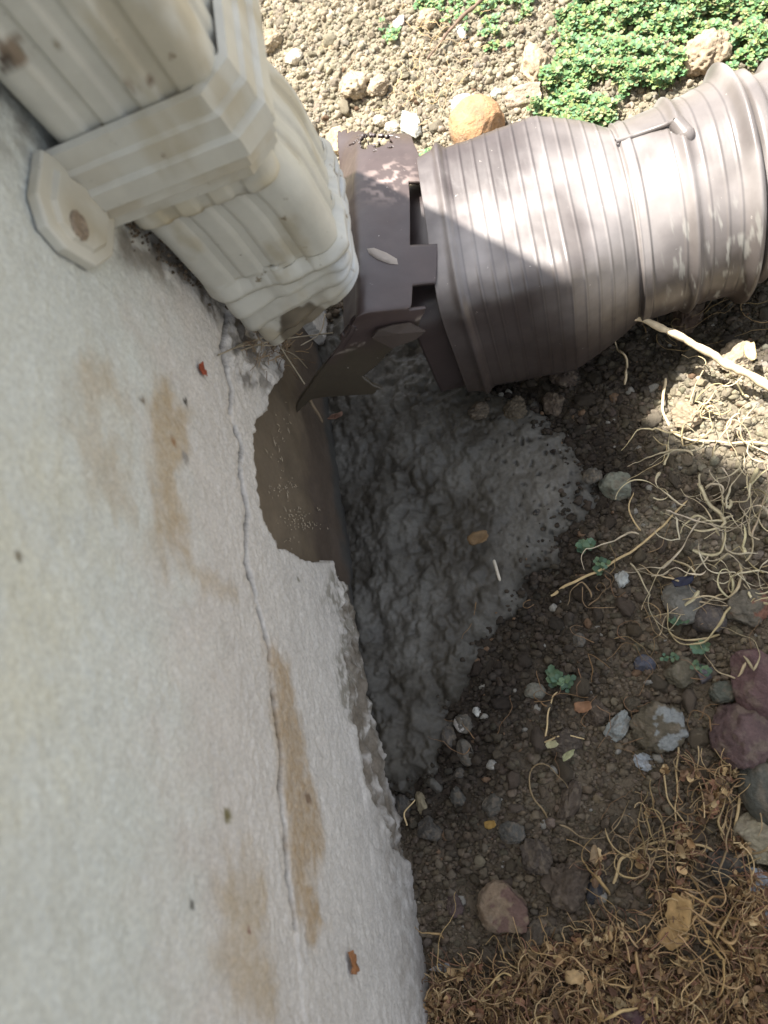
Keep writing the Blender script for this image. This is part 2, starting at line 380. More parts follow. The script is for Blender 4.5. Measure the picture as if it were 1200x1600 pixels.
# ------------------------------------------------------------------ fresh concrete
cx = np.arange(-.010, .185, .0009); cy = np.arange(-.012, .40, .0010)
CX, CY = np.meshgrid(cx, cy, indexing='ij'); p2 = np.stack([CX.ravel(), CY.ravel()], -1); p3 = np.column_stack([p2, np.zeros(len(p2))])
sdc = poly_sdf(p2, CONC) - .004 + .0050 * fbm(p3, 70, 3, 101) + .0018 * fbm(p3, 260, 2, 103)
wr = fbm(p3, 45, 2, 105)[:, None] * np.array([.004, .004, 0])
lump = .0026 * fbm(p3, 60, 3, 121) + .0014 * fbm(p3 + wr * .3, 170, 4, 109) + .0006 * fbm(p3, 480, 2, 111)
r3 = np.random.default_rng(11)
agg = np.zeros(len(p2)); G2 = agg.reshape(CX.shape)
for _ in range(4200):
    c = np.array([r3.uniform(-.01, .18), r3.uniform(-.01, .3)]); rad = .0009 + .0050 * r3.random() ** 2.6
    rough_w = smooth(.095, .03, c[0]) * .75 + .22
    if r3.random() > rough_w: continue
    i0, i1 = np.searchsorted(cx, [c[0] - rad * 1.4, c[0] + rad * 1.4]); j0, j1 = np.searchsorted(cy, [c[1] - rad * 1.4, c[1] + rad * 1.4])
    if i1 <= i0 or j1 <= j0: continue
    d = np.hypot(CX[i0:i1, j0:j1] - c[0], (CY[i0:i1, j0:j1] - c[1]) * r3.uniform(.75, 1.3)) / rad
    G2[i0:i1, j0:j1] = np.maximum(G2[i0:i1, j0:j1], rad * r3.uniform(.45, 1.0) * np.clip(1 - d * d, 0, 1) ** .5)
smoothside = smooth(.06, .11, p2[:, 0]) * .6
cz_ = ground_z(p2[:, 0], p2[:, 1]) * .5 + .0115 * smooth(.004, -.018, sdc) - .0035 + (lump * .95 + G2.ravel() * .58) * (1 - smoothside) + .0035 * (1 - smoothside) * fbm(p3, 30, 2, 113)
cz_ += .002 * smooth(.0, -.006, sdc) + .007 * smooth(.010, -.004, p2[:, 0]) * smooth(.14, .10, p2[:, 1])
cz_ -= .030 * smooth(-.002, .006, sdc)
cc_ = lin(66, 62, 54) + (lin(86, 83, 76) - lin(66, 62, 54)) * smooth(-.2, .4, fbm(p3, 20, 3, 115) + smoothside * .5)[:, None]
cc_ = cc_ * (1 + .12 * fbm(p3, 120, 3, 117))[:, None]
pits = smooth(.55, .68, perlin(p3, 330, 119) * 1.2) * smooth(.07, .11, p2[:, 0]); cz_ -= .0015 * pits; cc_ = cc_ * (1 - .6 * pits)[:, None]
keep = (sdc < .008).reshape(CX.shape); keep = keep[:-1, :-1] & keep[1:, 1:]
Fq = grid_faces(len(cx), len(cy), keep); Vq, Fq, Cq = compact(np.column_stack([p2, cz_]), Fq, cc_)
o = link('concrete_patch', mesh_np('concrete_patch', Vq, Fq, True, Cq), M_conc)
tag(o, 'lumpy wet dark grey concrete poured at the foot of the wall under the pipe', 'wet concrete')

# ------------------------------------------------------------------ downspout
def rrect(hx, hy, r, n=10, nside=(24, 24)):
    """closed rounded rectangle, starts at front (-y) left corner end, goes +x along the front"""
    pts = []; kind = []
    def seg(a, b, m, k):
        for t in np.linspace(0, 1, m, endpoint=False): pts.append((a[0] * (1 - t) + b[0] * t, a[1] * (1 - t) + b[1] * t)); kind.append((k, t))
    def arc(c, a0, m):
        for t in np.linspace(0, 1, m, endpoint=False):
            a = a0 + t * math.pi / 2; pts.append((c[0] + r * math.cos(a), c[1] + r * math.sin(a))); kind.append((9, t))
    seg((-hx + r, -hy), (hx - r, -hy), nside[0], 0); arc((hx - r, -hy + r), -math.pi / 2, n)
    seg((hx, -hy + r), (hx, hy - r), nside[1], 1); arc((hx - r, hy - r), 0, n)
    seg((hx - r, hy), (-hx + r, hy), nside[0], 2); arc((-hx + r, hy - r), math.pi / 2, n)
    seg((-hx, hy - r), (-hx, -hy + r), nside[1], 3); arc((-hx + r, -hy + r), math.pi, n)
    return np.array(pts), kind
def fluted(hx, hy, r, depth=.0013, n=10):
    p, kd = rrect(hx, hy, r, n, (64, 56))
    nrm = {0: (0, 1), 1: (-1, 0), 2: (0, -1), 3: (1, 0)}
    for i, (k, t) in enumerate(kd):
        if k in nrm:
            s = 0
            for c in (.2, .5, .8): s += float(smooth(.085, .045, np.array(abs(t - c))))
            p[i] += np.array(nrm[k]) * depth * s
    return p
SX, SY = .0345, .2435
def ringset(sections):
    """sections: list of (profile Nx2, centre, tilt about y, twist noise) -> verts"""
    out = []
    for prof, c, a in sections:
        u = prof[:, 0]; v = prof[:, 1]
        out.append(np.stack([c[0] + u * math.cos(a), c[1] + v, c[2] + u * math.sin(a)], -1))
    return np.array(out)
def shell(parent, name, R, m, colf, thick, label=None, keep=None, off=-1):
    nu, nv = R.shape[:2]; V = R.reshape(-1, 3)
    F = grid_faces(nu, nv, keep, closed=True); V2, F2, _ = compact(V, F)
    o = sub(parent, name, V2, F2, m, True, colf(V2), label)
    md = o.modifiers.new('thickness', 'SOLIDIFY'); md.thickness = thick; md.offset = off
    return o
C_WHITE = lin(190, 187, 174)
def white_col(V, dirt=None):
    n = fbm(V * np.array([1, 1, .35]), 60, 4, 131)
    c = C_WHITE * (1 + .05 * n)[:, None]
    return c + (lin(168, 158, 134) - c) * (smooth(.05, .5, fbm(V * np.array([1, 1, .5]), 45, 5, 133)) * .7)[:, None]
spout = empty('downspout', (SX, SY, .15), 'dirty off-white rectangular downspout with pleated elbow standing against the stucco wall', 'downspout')
# lower elbow
secs = []; N_ = 110
for i in range(N_):
    t = i / (N_ - 1)
    if t < .45:
        z = .2505 - .0525 * (t / .45); k_ = float(smooth(.0, .25, np.array(t))); c = (SX + .0035 * k_, SY + .0042, z); a = 0; g_ = .0022 + .0012 * k_
    else:
        u = (t - .45) / .55; a = math.radians(27) * smooth(0, 1, np.array(u)) * 1.0
        a = float(a); c = (SX + .0035 + .0040 * u ** 1.3, SY + .0042 - .0035 * u, .198 - .041 * u); g_ = .0034 - .0012 * u
    prof = fluted(.0275 + g_, .0265 + g_, .0068, .0012 if t < .5 else float(.0012 * (1 - smooth(0, .35, np.array(u)))))
    if t >= .47:
        uu = (t - .47) / .53; k = 4.6
        saw = (uu * k) % 1.0; amp = .0048 * smooth(0, .06, np.array(uu)) * (1 - .3 * (uu > .97))
        d = amp * (saw ** .7 - .45) * (1.0 if saw < .93 else (1 - (saw - .93) / .07))
        th = np.arctan2(prof[:, 1], prof[:, 0])
        wob = (1 + .3 * np.sin(th * 9 + int(uu * k) * 2.1)) * (.55 + .5 * smooth(-.3, .9, np.cos(th)))
        prof = prof * (1 + (d * wob / .028))[:, None]
        prof = prof + .0022 * perlin(np.column_stack([prof * 1.0, np.full(len(prof), int(uu * k) * .05)]), 75, 141)[:, None]
    secs.append((prof, c, a))
R = ringset(secs); _w = fbm(R[0], 75, 3, 149)
for _i in range(12): R[_i, :, 2] += .0022 * _w * (1 - _i / 12) - .0015 * (1 - _i / 12)
def elbow_col(V):
    c = white_col(V)
    mudp = poly_sdf(V[:, [0, 2]], [(.022, .150), (.030, .166), (.045, .169), (.052, .158), (.048, .14), (.02, .13)]) + .002 * fbm(V, 150, 3, 143)
    c = c + (lin(66, 58, 47) - c) * (smooth(.0012, -.0012, mudp) * (V[:, 1] < .23))[:, None]
    c = c * (1 - .45 * smooth(.0022, .0, np.abs(V[:, 2] - .2485 + .001 * fbm(V, 90, 3, 147))))[:, None]
    low = smooth(.168, .148, V[:, 2] - .3 * (V[:, 0] - .01) + .01 * fbm(V, 80, 3, 145)) * .45
    c = c + (lin(150, 138, 116) - c) * low[:, None]
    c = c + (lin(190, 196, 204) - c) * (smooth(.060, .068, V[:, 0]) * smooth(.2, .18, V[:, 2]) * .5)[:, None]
    return c
shell(spout, 'elbow', R, M_white, elbow_col, .0016, 'pleated lower elbow with brown mud at its end')
# upper pipe with a wavy caulked rim
prof = fluted(.0275 + .0032, .0265 + .0032, .0075, .0014)
zs = np.concatenate([[.2395, .2401, .2410], np.linspace(.242, .40, 60), np.linspace(.42, 2.85, 12)])
R = ringset([(prof, (SX, SY, z), 0) for z in zs])
wav = .0012 * fbm(R[0], 70, 3, 151); R[0, :, 2] += wav; R[1, :, 2] += wav * .8; R[2, :, 2] += wav * .5
for _i, _f in ((0, .055), (1, .04), (2, .02)): R[_i, :, :2] -= (R[_i, :, :2] - np.array([SX, SY])) * _f
def upper_col(V):
    c = white_col(V)
    rimd = smooth(.0425, .0398, V[:, 2] - .2 + .0012 * fbm(V, 200, 3, 153)) * .7
    c = c + (lin(96, 84, 66) - c) * (rimd * smooth(-.4, .2, fbm(V, 140, 3, 155)))[:, None]
    for q, r_, cc in (((22, 85), .0055, (110, 88, 64)), ((12, 100), .003, (60, 48, 38)), ((205, 138), .003, (120, 94, 66)), ((236, 126), .0022, (100, 80, 58)), ((88, 68), .0016, (130, 120, 100)), ((150, 20), .001, (90, 80, 70))):
        w_ = at(*q, y=.2145); d_ = np.linalg.norm(V - w_, axis=1) + .6 * r_ * fbm(V, 260, 3, 159)
        c = c + (lin(*cc) - c) * (smooth(r_, r_ * .5, d_) * .85)[:, None]
    c = c + (lin(200, 186, 150) - c) * (smooth(.256, .246, V[:, 2]) * smooth(-.5, .5, fbm(V, 60, 3, 157)) * .45)[:, None]
    return c
shell(spout, 'upper_pipe', R, M_white, upper_col, .0016)
# strap: stepped ribs, wraps front and outer side
zz = []; oo = []
def lv(z, o): zz.append(z); oo.append(o)
z0 = .2520
for dz_, of in [(0, .0012), (.0006, .0040), (.0062, .0046), (.0070, .0064), (.0118, .0064), (.0128, .0084), (.0205, .0084), (.0218, .0064), (.0288, .0062), (.0300, .0046), (.0368, .0040), (.0374, .0012)]: lv(z0 + dz_, of)
band = []
for z, of in zip(zz, oo):
    x0, x1, y0, y1 = SX - .0275 - .0032 - .001, SX + .0275 + .0032 + of, SY - .0265 - .0032 - of, SY + .0265 + .0032 + .012
    ch = .0105
    pts = [(x0 - .004, y0), (x1 - ch, y0), (x1, y0 + ch), (x1, y1)]
    P = []
    for a, b_ in zip(pts[:-1], pts[1:]):
        m = 30 if abs(a[0] - b_[0]) + abs(a[1] - b_[1]) > .02 else 5
        for t in np.linspace(0, 1, m, endpoint=False): P.append((a[0] * (1 - t) + b_[0] * t, a[1] * (1 - t) + b_[1] * t, z))
    P.append((*pts[-1], z)); band.append(P)
B = np.array(band); nb_, mb_ = B.shape[:2]
V = B.reshape(-1, 3).copy(); V += .00006 * perlin(V, 60, 161)[:, None]
def strap_col(V):
    c = white_col(V) * 1.0
    for z in (.2589, .2640, .2733, .2814): c = c + (lin(172, 160, 136) - c) * (smooth(.0009, .0002, np.abs(V[:, 2] - z)) * smooth(-.4, .3, fbm(V, 70, 3, 163)) * .6)[:, None]
    return c
strap = sub(spout, 'strap', V, grid_faces(nb_, mb_), M_white, False, strap_col(V), 'ribbed wall strap with an eight-sided ear screwed to the stucco')
md = strap.modifiers.new('thickness', 'SOLIDIFY'); md.thickness = .0014; md.offset = -1
md = strap.modifiers.new('bevel', 'BEVEL'); md.width = .0005; md.segments = 2; md.limit_method = 'ANGLE'; md.angle_limit = .3
# ear on the wall (octagon with raised inner panel)
ear_px = [(66, 232), (58, 300), (74, 352), (104, 388), (152, 417), (178, 400), (181, 345), (172, 300)]
ear = np.array([at(*q, x=.0045)[1:] for q in ear_px]); ec = ear.mean(0)
Ve = []; 
for s_, xx in ((1.0, .0008), (1.0, .0040), (.965, .0046), (.72, .0046), (.66, .0062), (.3, .0064)):
    for q in ear: p_ = ec + (q - ec) * s_; Ve.append((xx, p_[0], p_[1]))
Ve.append((.0064, *ec)); Ve = np.array(Ve)
Fe = grid_faces(6, 8, closed=True); ft = np.array([(40 + k, 40 + (k + 1) % 8, 48, 48) for k in range(8)])
me = bpy.data.meshes.new('strap_ear'); loc = np.array(spout.location)
me.from_pydata([tuple(v - loc) for v in Ve], [], [tuple(f) for f in Fe] + [tuple(f[:3]) for f in ft])
ca = me.color_attributes.new('Col', 'FLOAT_COLOR', 'POINT'); ecol = strap_col(Ve)
for i, c in enumerate(ecol): ca.data[i].color = (*c, 1)
o = link('strap_ear', me, M_white, strap)
md = o.modifiers.new('bevel', 'BEVEL'); md.width = .0006; md.segments = 2; md.limit_method = 'ANGLE'; md.angle_limit = .3
# screw
sc = at(124, 352, x=.0065)
th = np.linspace(0, 2 * np.pi, 24, endpoint=False); Vs = []
for rr, hh in ((.0046, .0), (.0044, .0010), (.0036, .0014), (.0012, .0008)):
    Vs += [(sc[0] - .0006 + hh, sc[1] + rr * math.cos(a) * (1.15 if abs(math.sin(3 * a)) > .3 else 1), sc[2] + rr * math.sin(a)) for a in th]
Vs.append((sc[0] + .0002, sc[1], sc[2])); Fs = list(map(tuple, grid_faces(4, 24, closed=True))) + [(72 + k, 72 + (k + 1) % 24, 96) for k in range(24)]
me = bpy.data.meshes.new('screw'); me.from_pydata([tuple(np.array(v) - loc) for v in Vs], [], [tuple(int(i) for i in f) for f in Fs]); link('screw', me, M_screw, strap)

# ------------------------------------------------------------------ brown broken collar
C_BR = lin(72, 60, 57)
def brown_col(V, base=C_BR):
    c = base * (1 + .10 * fbm(V, 50, 4, 171))[:, None]
    return c
collar = empty('downspout_collar', (.07, .26, .11), 'broken brown plastic collar with jagged torn teeth around the downspout outlet', 'pipe collar')
Lp = [(.071, .374, .100), (.068, .346, .122), (.064, .314, .130), (.059, .229, .146), (.052, .217, .140), (.014, .2145, .100), (.006, .2145, .086)]
Rp = [(.098, .360, .098), (.101, .334, .118), (.103, .302, .122), (.0925, .233, .129), (.084, .219, .124), (.050, .2165, .076), (.040, .2165, .066)]
Lp = spline(Lp, 261); Rp = spline(Rp, 261)
nu, nv = 160, 261
tt = np.concatenate([np.linspace(-.55, 0, 40, endpoint=False), np.linspace(0, 1.28, 120)])
RR = np.zeros((nu, nv, 3))
for i, t in enumerate(tt):
    base = Lp * (1 - t) + Rp * t
    e = math.exp(-max(t, 0) / .10)                 # rolled shoulder on the spout side
    n_out = np.array([0, 0, 1.0])
    drop = (.006 * e) + .045 * max(-t, 0)
    RR[i] = base - n_out * drop * smooth(0, .25, np.linspace(0, 1, nv))[:, None]
sidx = np.linspace(0, 1, nv)
RR += (.0006 * fbm(RR.reshape(-1, 3), 40, 3, 173)).reshape(nu, nv)[..., None] * np.array([0, .4, 1])
# which cells stay: t < edge(s)
def edge(s):
    e = np.full_like(s, .86)
    e[s < .34] = 1.0                                       # tooth at the back of the top
    e[(s >= .34) & (s < .435)] = .80
    e[(s >= .435) & (s < .497)] = 1.16                     # square tab
    e[(s >= .497) & (s < .62)] = .84
    e[(s >= .62) & (s < .70)] = 1.08                       # peeled flap
    m = (s >= .70) & (s < .80); e = np.where(m, 1.0 - 3.2 * (s - .70), e)
    m = (s >= .80) & (s < .86); e = np.where(m, .66 + 6.5 * (s - .80), e)
    e[s >= .86] = .98
    return e
TM, SM = np.meshgrid((tt[:-1] + tt[1:]) / 2, (sidx[:-1] + sidx[1:]) / 2, indexing='ij')
jit = .035 * perlin(np.stack([TM * 3, SM * 14, TM * 0], -1), 3, 177) 
keepc = TM + jit * (SM > .6) < edge(SM)
hol = (np.hypot((TM - .36) / .30, (SM - .125) / .07) + .9 * perlin(np.stack([TM * 4, SM * 20, TM * 0], -1), 2, 179)) < 1.15
keepc &= ~hol; keepc &= ~(SM < .03 + .05 * perlin(np.stack([TM * 5, SM * 0, TM * 0], -1), 2, 180)); keepc &= (TM > np.where(SM < .36, -.5 + .6 * SM, -.28)); keepc &= SM < .93
Fq = grid_faces(nu, nv, keepc); Vq, Fq, _ = compact(RR.reshape(-1, 3), Fq)
col = brown_col(Vq)
mudm = smooth(.126, .112, Vq[:, 2] + .006 * fbm(Vq, 80, 3, 181)) * (Vq[:, 1] < .232)
scr = smooth(.1, .45, fbm(Vq * np.array([1, 1, 3]), 120, 3, 183)) * smooth(.004, .0, np.abs(Vq[:, 2] - .122)) * (Vq[:, 1] < .24)
col = col + (lin(70, 63, 52) - col) * mudm[:, None]; col = col + (lin(170, 158, 145) - col) * (scr * .6)[:, None]
fz_ = smooth(.05, .5, fbm(Vq * np.array([.5, 1, 1]), 260, 3, 185)) * smooth(.022, .0, np.hypot(Vq[:, 0] - .085, Vq[:, 1] - .306))
col = col + (lin(180, 160, 150) - col) * (fz_ * .7)[:, None]
shc = sub(collar, 'collar_shell', Vq, Fq, M_brown, True, col)
md = shc.modifiers.new('thickness', 'SOLIDIFY'); md.thickness = .0022; md.offset = -1
fl = [at(*q, y=yy) for q, yy in [((640, 503), .2175), ((664, 516), .2140), ((650, 528), .2130), ((612, 542), .2125), ((580, 526), .2138), ((590, 514), .2155), ((612, 507), .217)]]
fc_ = np.mean(fl, 0); Vf = np.array(fl + [fc_]); Ff = np.array([(k, (k + 1) % 7, 7) for k in range(7)])
o = sub(collar, 'torn_flap', Vf, Ff, M_mud, False, np.tile(lin(68, 59, 53), (8, 1)), 'peeled scratched flap of the torn collar edge'); md = o.modifiers.new('thickness', 'SOLIDIFY'); md.thickness = .0012
# plaster smear on the collar top
def at_sheet(px, py, z): return at(px, py, z=z)
sm = np.array([at(*q, z=.1385) for q in [(572, 386), (582, 383), (600, 388), (616, 396), (618, 405), (606, 407), (588, 403), (576, 395)]])
# rest it on the collar surface
def collar_z(p):
    Vr = RR.reshape(-1, 3); i = np.argmin(np.hypot(*(Vr[:, :2] - p[:2]).T) + 10 * (Vr[:, 2] < .08)); return Vr[i, 2]
cc0 = sm.mean(0)
Vs = []
for s_, h_ in ((1, .0002), (.8, .0010), (.4, .0014)):
    for q in sm: p_ = cc0 + (q - cc0) * s_; Vs.append((p_[0], p_[1], collar_z(p_) + h_))
Vs.append((cc0[0], cc0[1], collar_z(cc0) + .0014)); Fs = [tuple(int(k) for k in f) for f in grid_faces(3, 8, closed=True)] + [(16 + k, 16 + (k + 1) % 8, 24) for k in range(8)]
me = bpy.data.meshes.new('plaster_smear'); me.from_pydata([tuple(map(float, v)) for v in Vs], [], Fs)
for p_ in me.polygons: p_.use_smooth = True
ca = me.color_attributes.new('Col', 'FLOAT_COLOR', 'POINT')
for i in range(len(Vs)): ca.data[i].color = (*lin(158, 148, 138), 1)
o = link('plaster_smear', me, M_mud); tag(o, 'small pale oval plaster smear stuck on top of the brown collar', 'plaster smear')

# ------------------------------------------------------------------ ribbed adapter
def sq_ring(cx_, cy_, cz, hy, hz, ex, lean_y, lean_z, n=160):
    th = np.linspace(0, 2 * np.pi, n, endpoint=False) - math.pi / 2
    c, s = np.cos(th), np.sin(th); r = (np.abs(c) ** ex + np.abs(s) ** ex) ** (-1 / ex)
    y = r * c * hy; z = r * s * hz
    return np.stack([cx_ + lean_y * y + lean_z * z, cy_ + y, cz + z], -1)
adapter = empty('pipe_adapter', (.15, .27, .06), 'ribbed brown plastic adapter going from rectangular mouth to round pipe', 'pipe adapter')
rings = []; Xs = np.concatenate([np.arange(.0968, .262, .00045)])
rib_x = [.112 + .0072 * k for k in range(14)] + [.223, .236, .244, .2505]
def key(x, tab): return np.interp(x, [a for a, _ in tab], [b for _, b in tab])
for x in Xs:
    cy_ = key(x, [(.098, .272), (.163, .2725), (.20, .2795), (.262, .2845)]); czc = key(x, [(.098, .073), (.163, .067), (.20, .057), (.262, .0565)])
    hy = key(x, [(.098, .0525), (.107, .0535), (.112, .0525), (.163, .0550), (.198, .0515), (.24, .0530), (.262, .0550)])
    hz = key(x, [(.098, .0515), (.107, .0525), (.112, .0515), (.163, .0540), (.198, .0515), (.24, .0530), (.262, .0550)])
    ex = float(8 - 6 * np.clip((x - .160) / .042, 0, 1) ** .6)
    d = 0.
    for rx in rib_x: d += .00035 * math.exp(-((x - rx) / .0005) ** 2)
    d += .0022 * math.exp(-((x - .1085) / .0024) ** 2)                     # rounded ridge next to the mouth
    d += .0032 * smooth(.2000, .2012, np.array(x)) - .0012 * smooth(.2050, .2065, np.array(x))  # sleeve lip
    d += .0034 * math.exp(-((x - .2285) / .0026) ** 2)
    d += .0062 * math.exp(-((x - .2580) / .0034) ** 2) - .002 * (x > .2605)
    rings.append(sq_ring(x, cy_, czc, hy + d, hz + d, ex, .055, 0.045))
R = np.array(rings)
V0 = R.reshape(-1, 3); R = (V0 + (.0008 * fbm(V0, 25, 3, 191) + .00012 * fbm(V0, 300, 2, 193))[:, None] * np.array([0, .6, .8])).reshape(R.shape)
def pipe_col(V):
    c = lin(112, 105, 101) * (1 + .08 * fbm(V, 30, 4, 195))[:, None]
    sunlit_dust = smooth(-.3, .4, fbm(V, 18, 3, 197)) * smooth(.05, .11, V[:, 2])
    c = c + (lin(158, 151, 147) - c) * (sunlit_dust * .75)[:, None]  # paler top: dust plus sunlight painted into the plastic
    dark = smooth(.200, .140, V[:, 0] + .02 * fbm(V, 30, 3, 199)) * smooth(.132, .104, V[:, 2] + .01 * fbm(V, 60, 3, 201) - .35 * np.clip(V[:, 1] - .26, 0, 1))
    c = c + (lin(60, 50, 48) - c) * (dark * .85)[:, None]  # shade on the front and mouth end painted into the colour
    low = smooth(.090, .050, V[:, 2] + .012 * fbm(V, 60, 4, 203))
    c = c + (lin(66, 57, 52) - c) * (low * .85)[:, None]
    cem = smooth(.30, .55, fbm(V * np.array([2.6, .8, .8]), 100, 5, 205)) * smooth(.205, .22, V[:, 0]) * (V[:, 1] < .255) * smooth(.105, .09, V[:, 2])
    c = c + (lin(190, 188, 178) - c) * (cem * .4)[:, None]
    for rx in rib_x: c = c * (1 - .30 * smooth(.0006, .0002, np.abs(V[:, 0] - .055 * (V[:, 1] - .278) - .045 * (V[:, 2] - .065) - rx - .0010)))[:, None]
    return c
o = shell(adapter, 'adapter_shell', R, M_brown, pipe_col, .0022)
Ri = np.array([sq_ring(x, .272, .0665, .0475, .0475, 6.0, .055, .045) for x in np.linspace(.080, .150, 40)])
shell(adapter, 'inner_sleeve', Ri, M_brown, lambda V: lin(62, 52, 50) * (1 + .1 * fbm(V, 60, 3, 207))[:, None], .0018)
# moulded L shaped rib and round boss on the sleeve
def surf(px, py, x0):
    """march the pixel ray to the pipe surface"""
    d = ROT @ _ray(px, py)
    for t in np.arange(.25, .6, .0006):
        p = CAM + t * d
        if p[0] < .095: continue
        rr = R[min(max(int((p[0] - .0968) / .00045), 0), len(Xs) - 1)]
        cy_, cz0 = rr[:, 1].mean(), rr[:, 2].mean()
        a = math.atan2(p[2] - cz0, p[1] - cy_); aa = np.arctan2(rr[:, 2] - cz0, rr[:, 1] - cy_)
        k = np.argmin(np.abs(np.angle(np.exp(1j * (aa - a)))))
        if math.hypot(p[1] - cy_, p[2] - cz0) <= math.hypot(rr[k, 1] - cy_, rr[k, 2] - cz0): return p
    return CAM + .45 * d
pth = spline([surf(*q, 0) + np.array([0, 0, .0006]) for q in [(962, 222), (985, 215), (1015, 205), (1040, 196), (1054, 190)]], 20)
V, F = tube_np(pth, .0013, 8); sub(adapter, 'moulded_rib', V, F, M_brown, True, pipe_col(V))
pth = spline([surf(*q, 0) + np.array([0, 0, .0003]) for q in [(1056, 192), (1068, 206), (1080, 222)]], 16)
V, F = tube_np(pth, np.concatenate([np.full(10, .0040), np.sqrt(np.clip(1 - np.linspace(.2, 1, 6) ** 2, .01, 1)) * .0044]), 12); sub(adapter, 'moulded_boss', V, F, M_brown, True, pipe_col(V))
# corrugated pipe
cp = empty('corrugated_pipe', (.35, .29, .06), 'corrugated brown drain pipe running out of frame at the upper right', 'drain pipe')
rings = []
for x in np.arange(.2565, .75, .0012):
    ph = ((x - .2625) % .0185) / .0185
    d = .0052 * (smooth(0, .16, np.array(ph)) * smooth(.62, .38, np.array(ph)))
    sag = -.03 * (x - .26); rise = .10 * (x - .26) ** 1.0
    rings.append(sq_ring(x, .2850 + .04 * (x - .26), .0560, .0505 + d, .0505 + d, 2.0, .06, .03, 128))
R2 = np.array(rings)
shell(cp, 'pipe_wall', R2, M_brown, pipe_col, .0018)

# ------------------------------------------------------------------ stones
def stone_mesh(name, dims, rot, col, seed, facets=6, lvl=3, rough=.10, cap=None):
    r = np.random.default_rng(seed); V, F = ICO[lvl]; V = V.copy()
    for _ in range(facets):
        n = r.normal(size=3); n /= np.linalg.norm(n); h = r.uniform(.62, .88)
        d = V @ n; V -= np.where(d > h, (d - h), 0)[:, None] * n
    V *= (1 + rough * fbm(V, 1.3, 3, seed) + rough * .6 * fbm(V, 4.5, 4, seed + 1))[:, None]
    nrm = V / np.linalg.norm(V, axis=1)[:, None]
    c = np.asarray(col) * (1 + .20 * fbm(V, 2.2, 4, seed + 2))[:, None]; c = c + (lin(120, 108, 92) - c) * (smooth(.0, .5, fbm(V, 1.8, 4, seed + 8)) * .45)[:, None]
    if cap is not None:
        m = smooth(.05, .2, fbm(V, 1.6, 3, seed + 5) + nrm @ (np.array(cap[1]) / np.linalg.norm(cap[1])) * .9 - .45)
        c = c + (np.asarray(cap[0]) - c) * m[:, None]
    V = V * (np.array(dims) / 2) / np.abs(V).max(0)
    V = V @ rotm(rot, r.normal() * .15, r.normal() * .15).T
    return V, F, c
def place_stone(name, px, py, w, h, ang, rgb, label, cat='stone', seed=1, facets=6, height=None, group=None, cap=None, rough=.10, sink=.28, m=None, dark=1.0):
    """w,h: size in photo pixels along ang / across"""
    p0 = at(px, py, z=.008); dist = np.linalg.norm(p0 - CAM); mm = dist / F_PX
    W_, H_ = w * mm, h * mm * 1.12; T_ = height or min(W_, H_) * .8
    V, F, c = stone_mesh(name, (W_, H_, T_), ang, lin(*rgb) * dark, seed, facets, 4, rough, cap)
    zc = float(ground_z(np.array([p0[0]]), np.array([p0[1]]))[0])
    if poly_sdf(np.array([p0[:2]]), CONC)[0] < 0: zc += .008
    p = at(px, py, z=zc + T_ * (.5 - sink))
    o = link(name, mesh_np(name, V, F, True, c), m or M_stone); o.location = p
    return tag(o, label, cat, group)
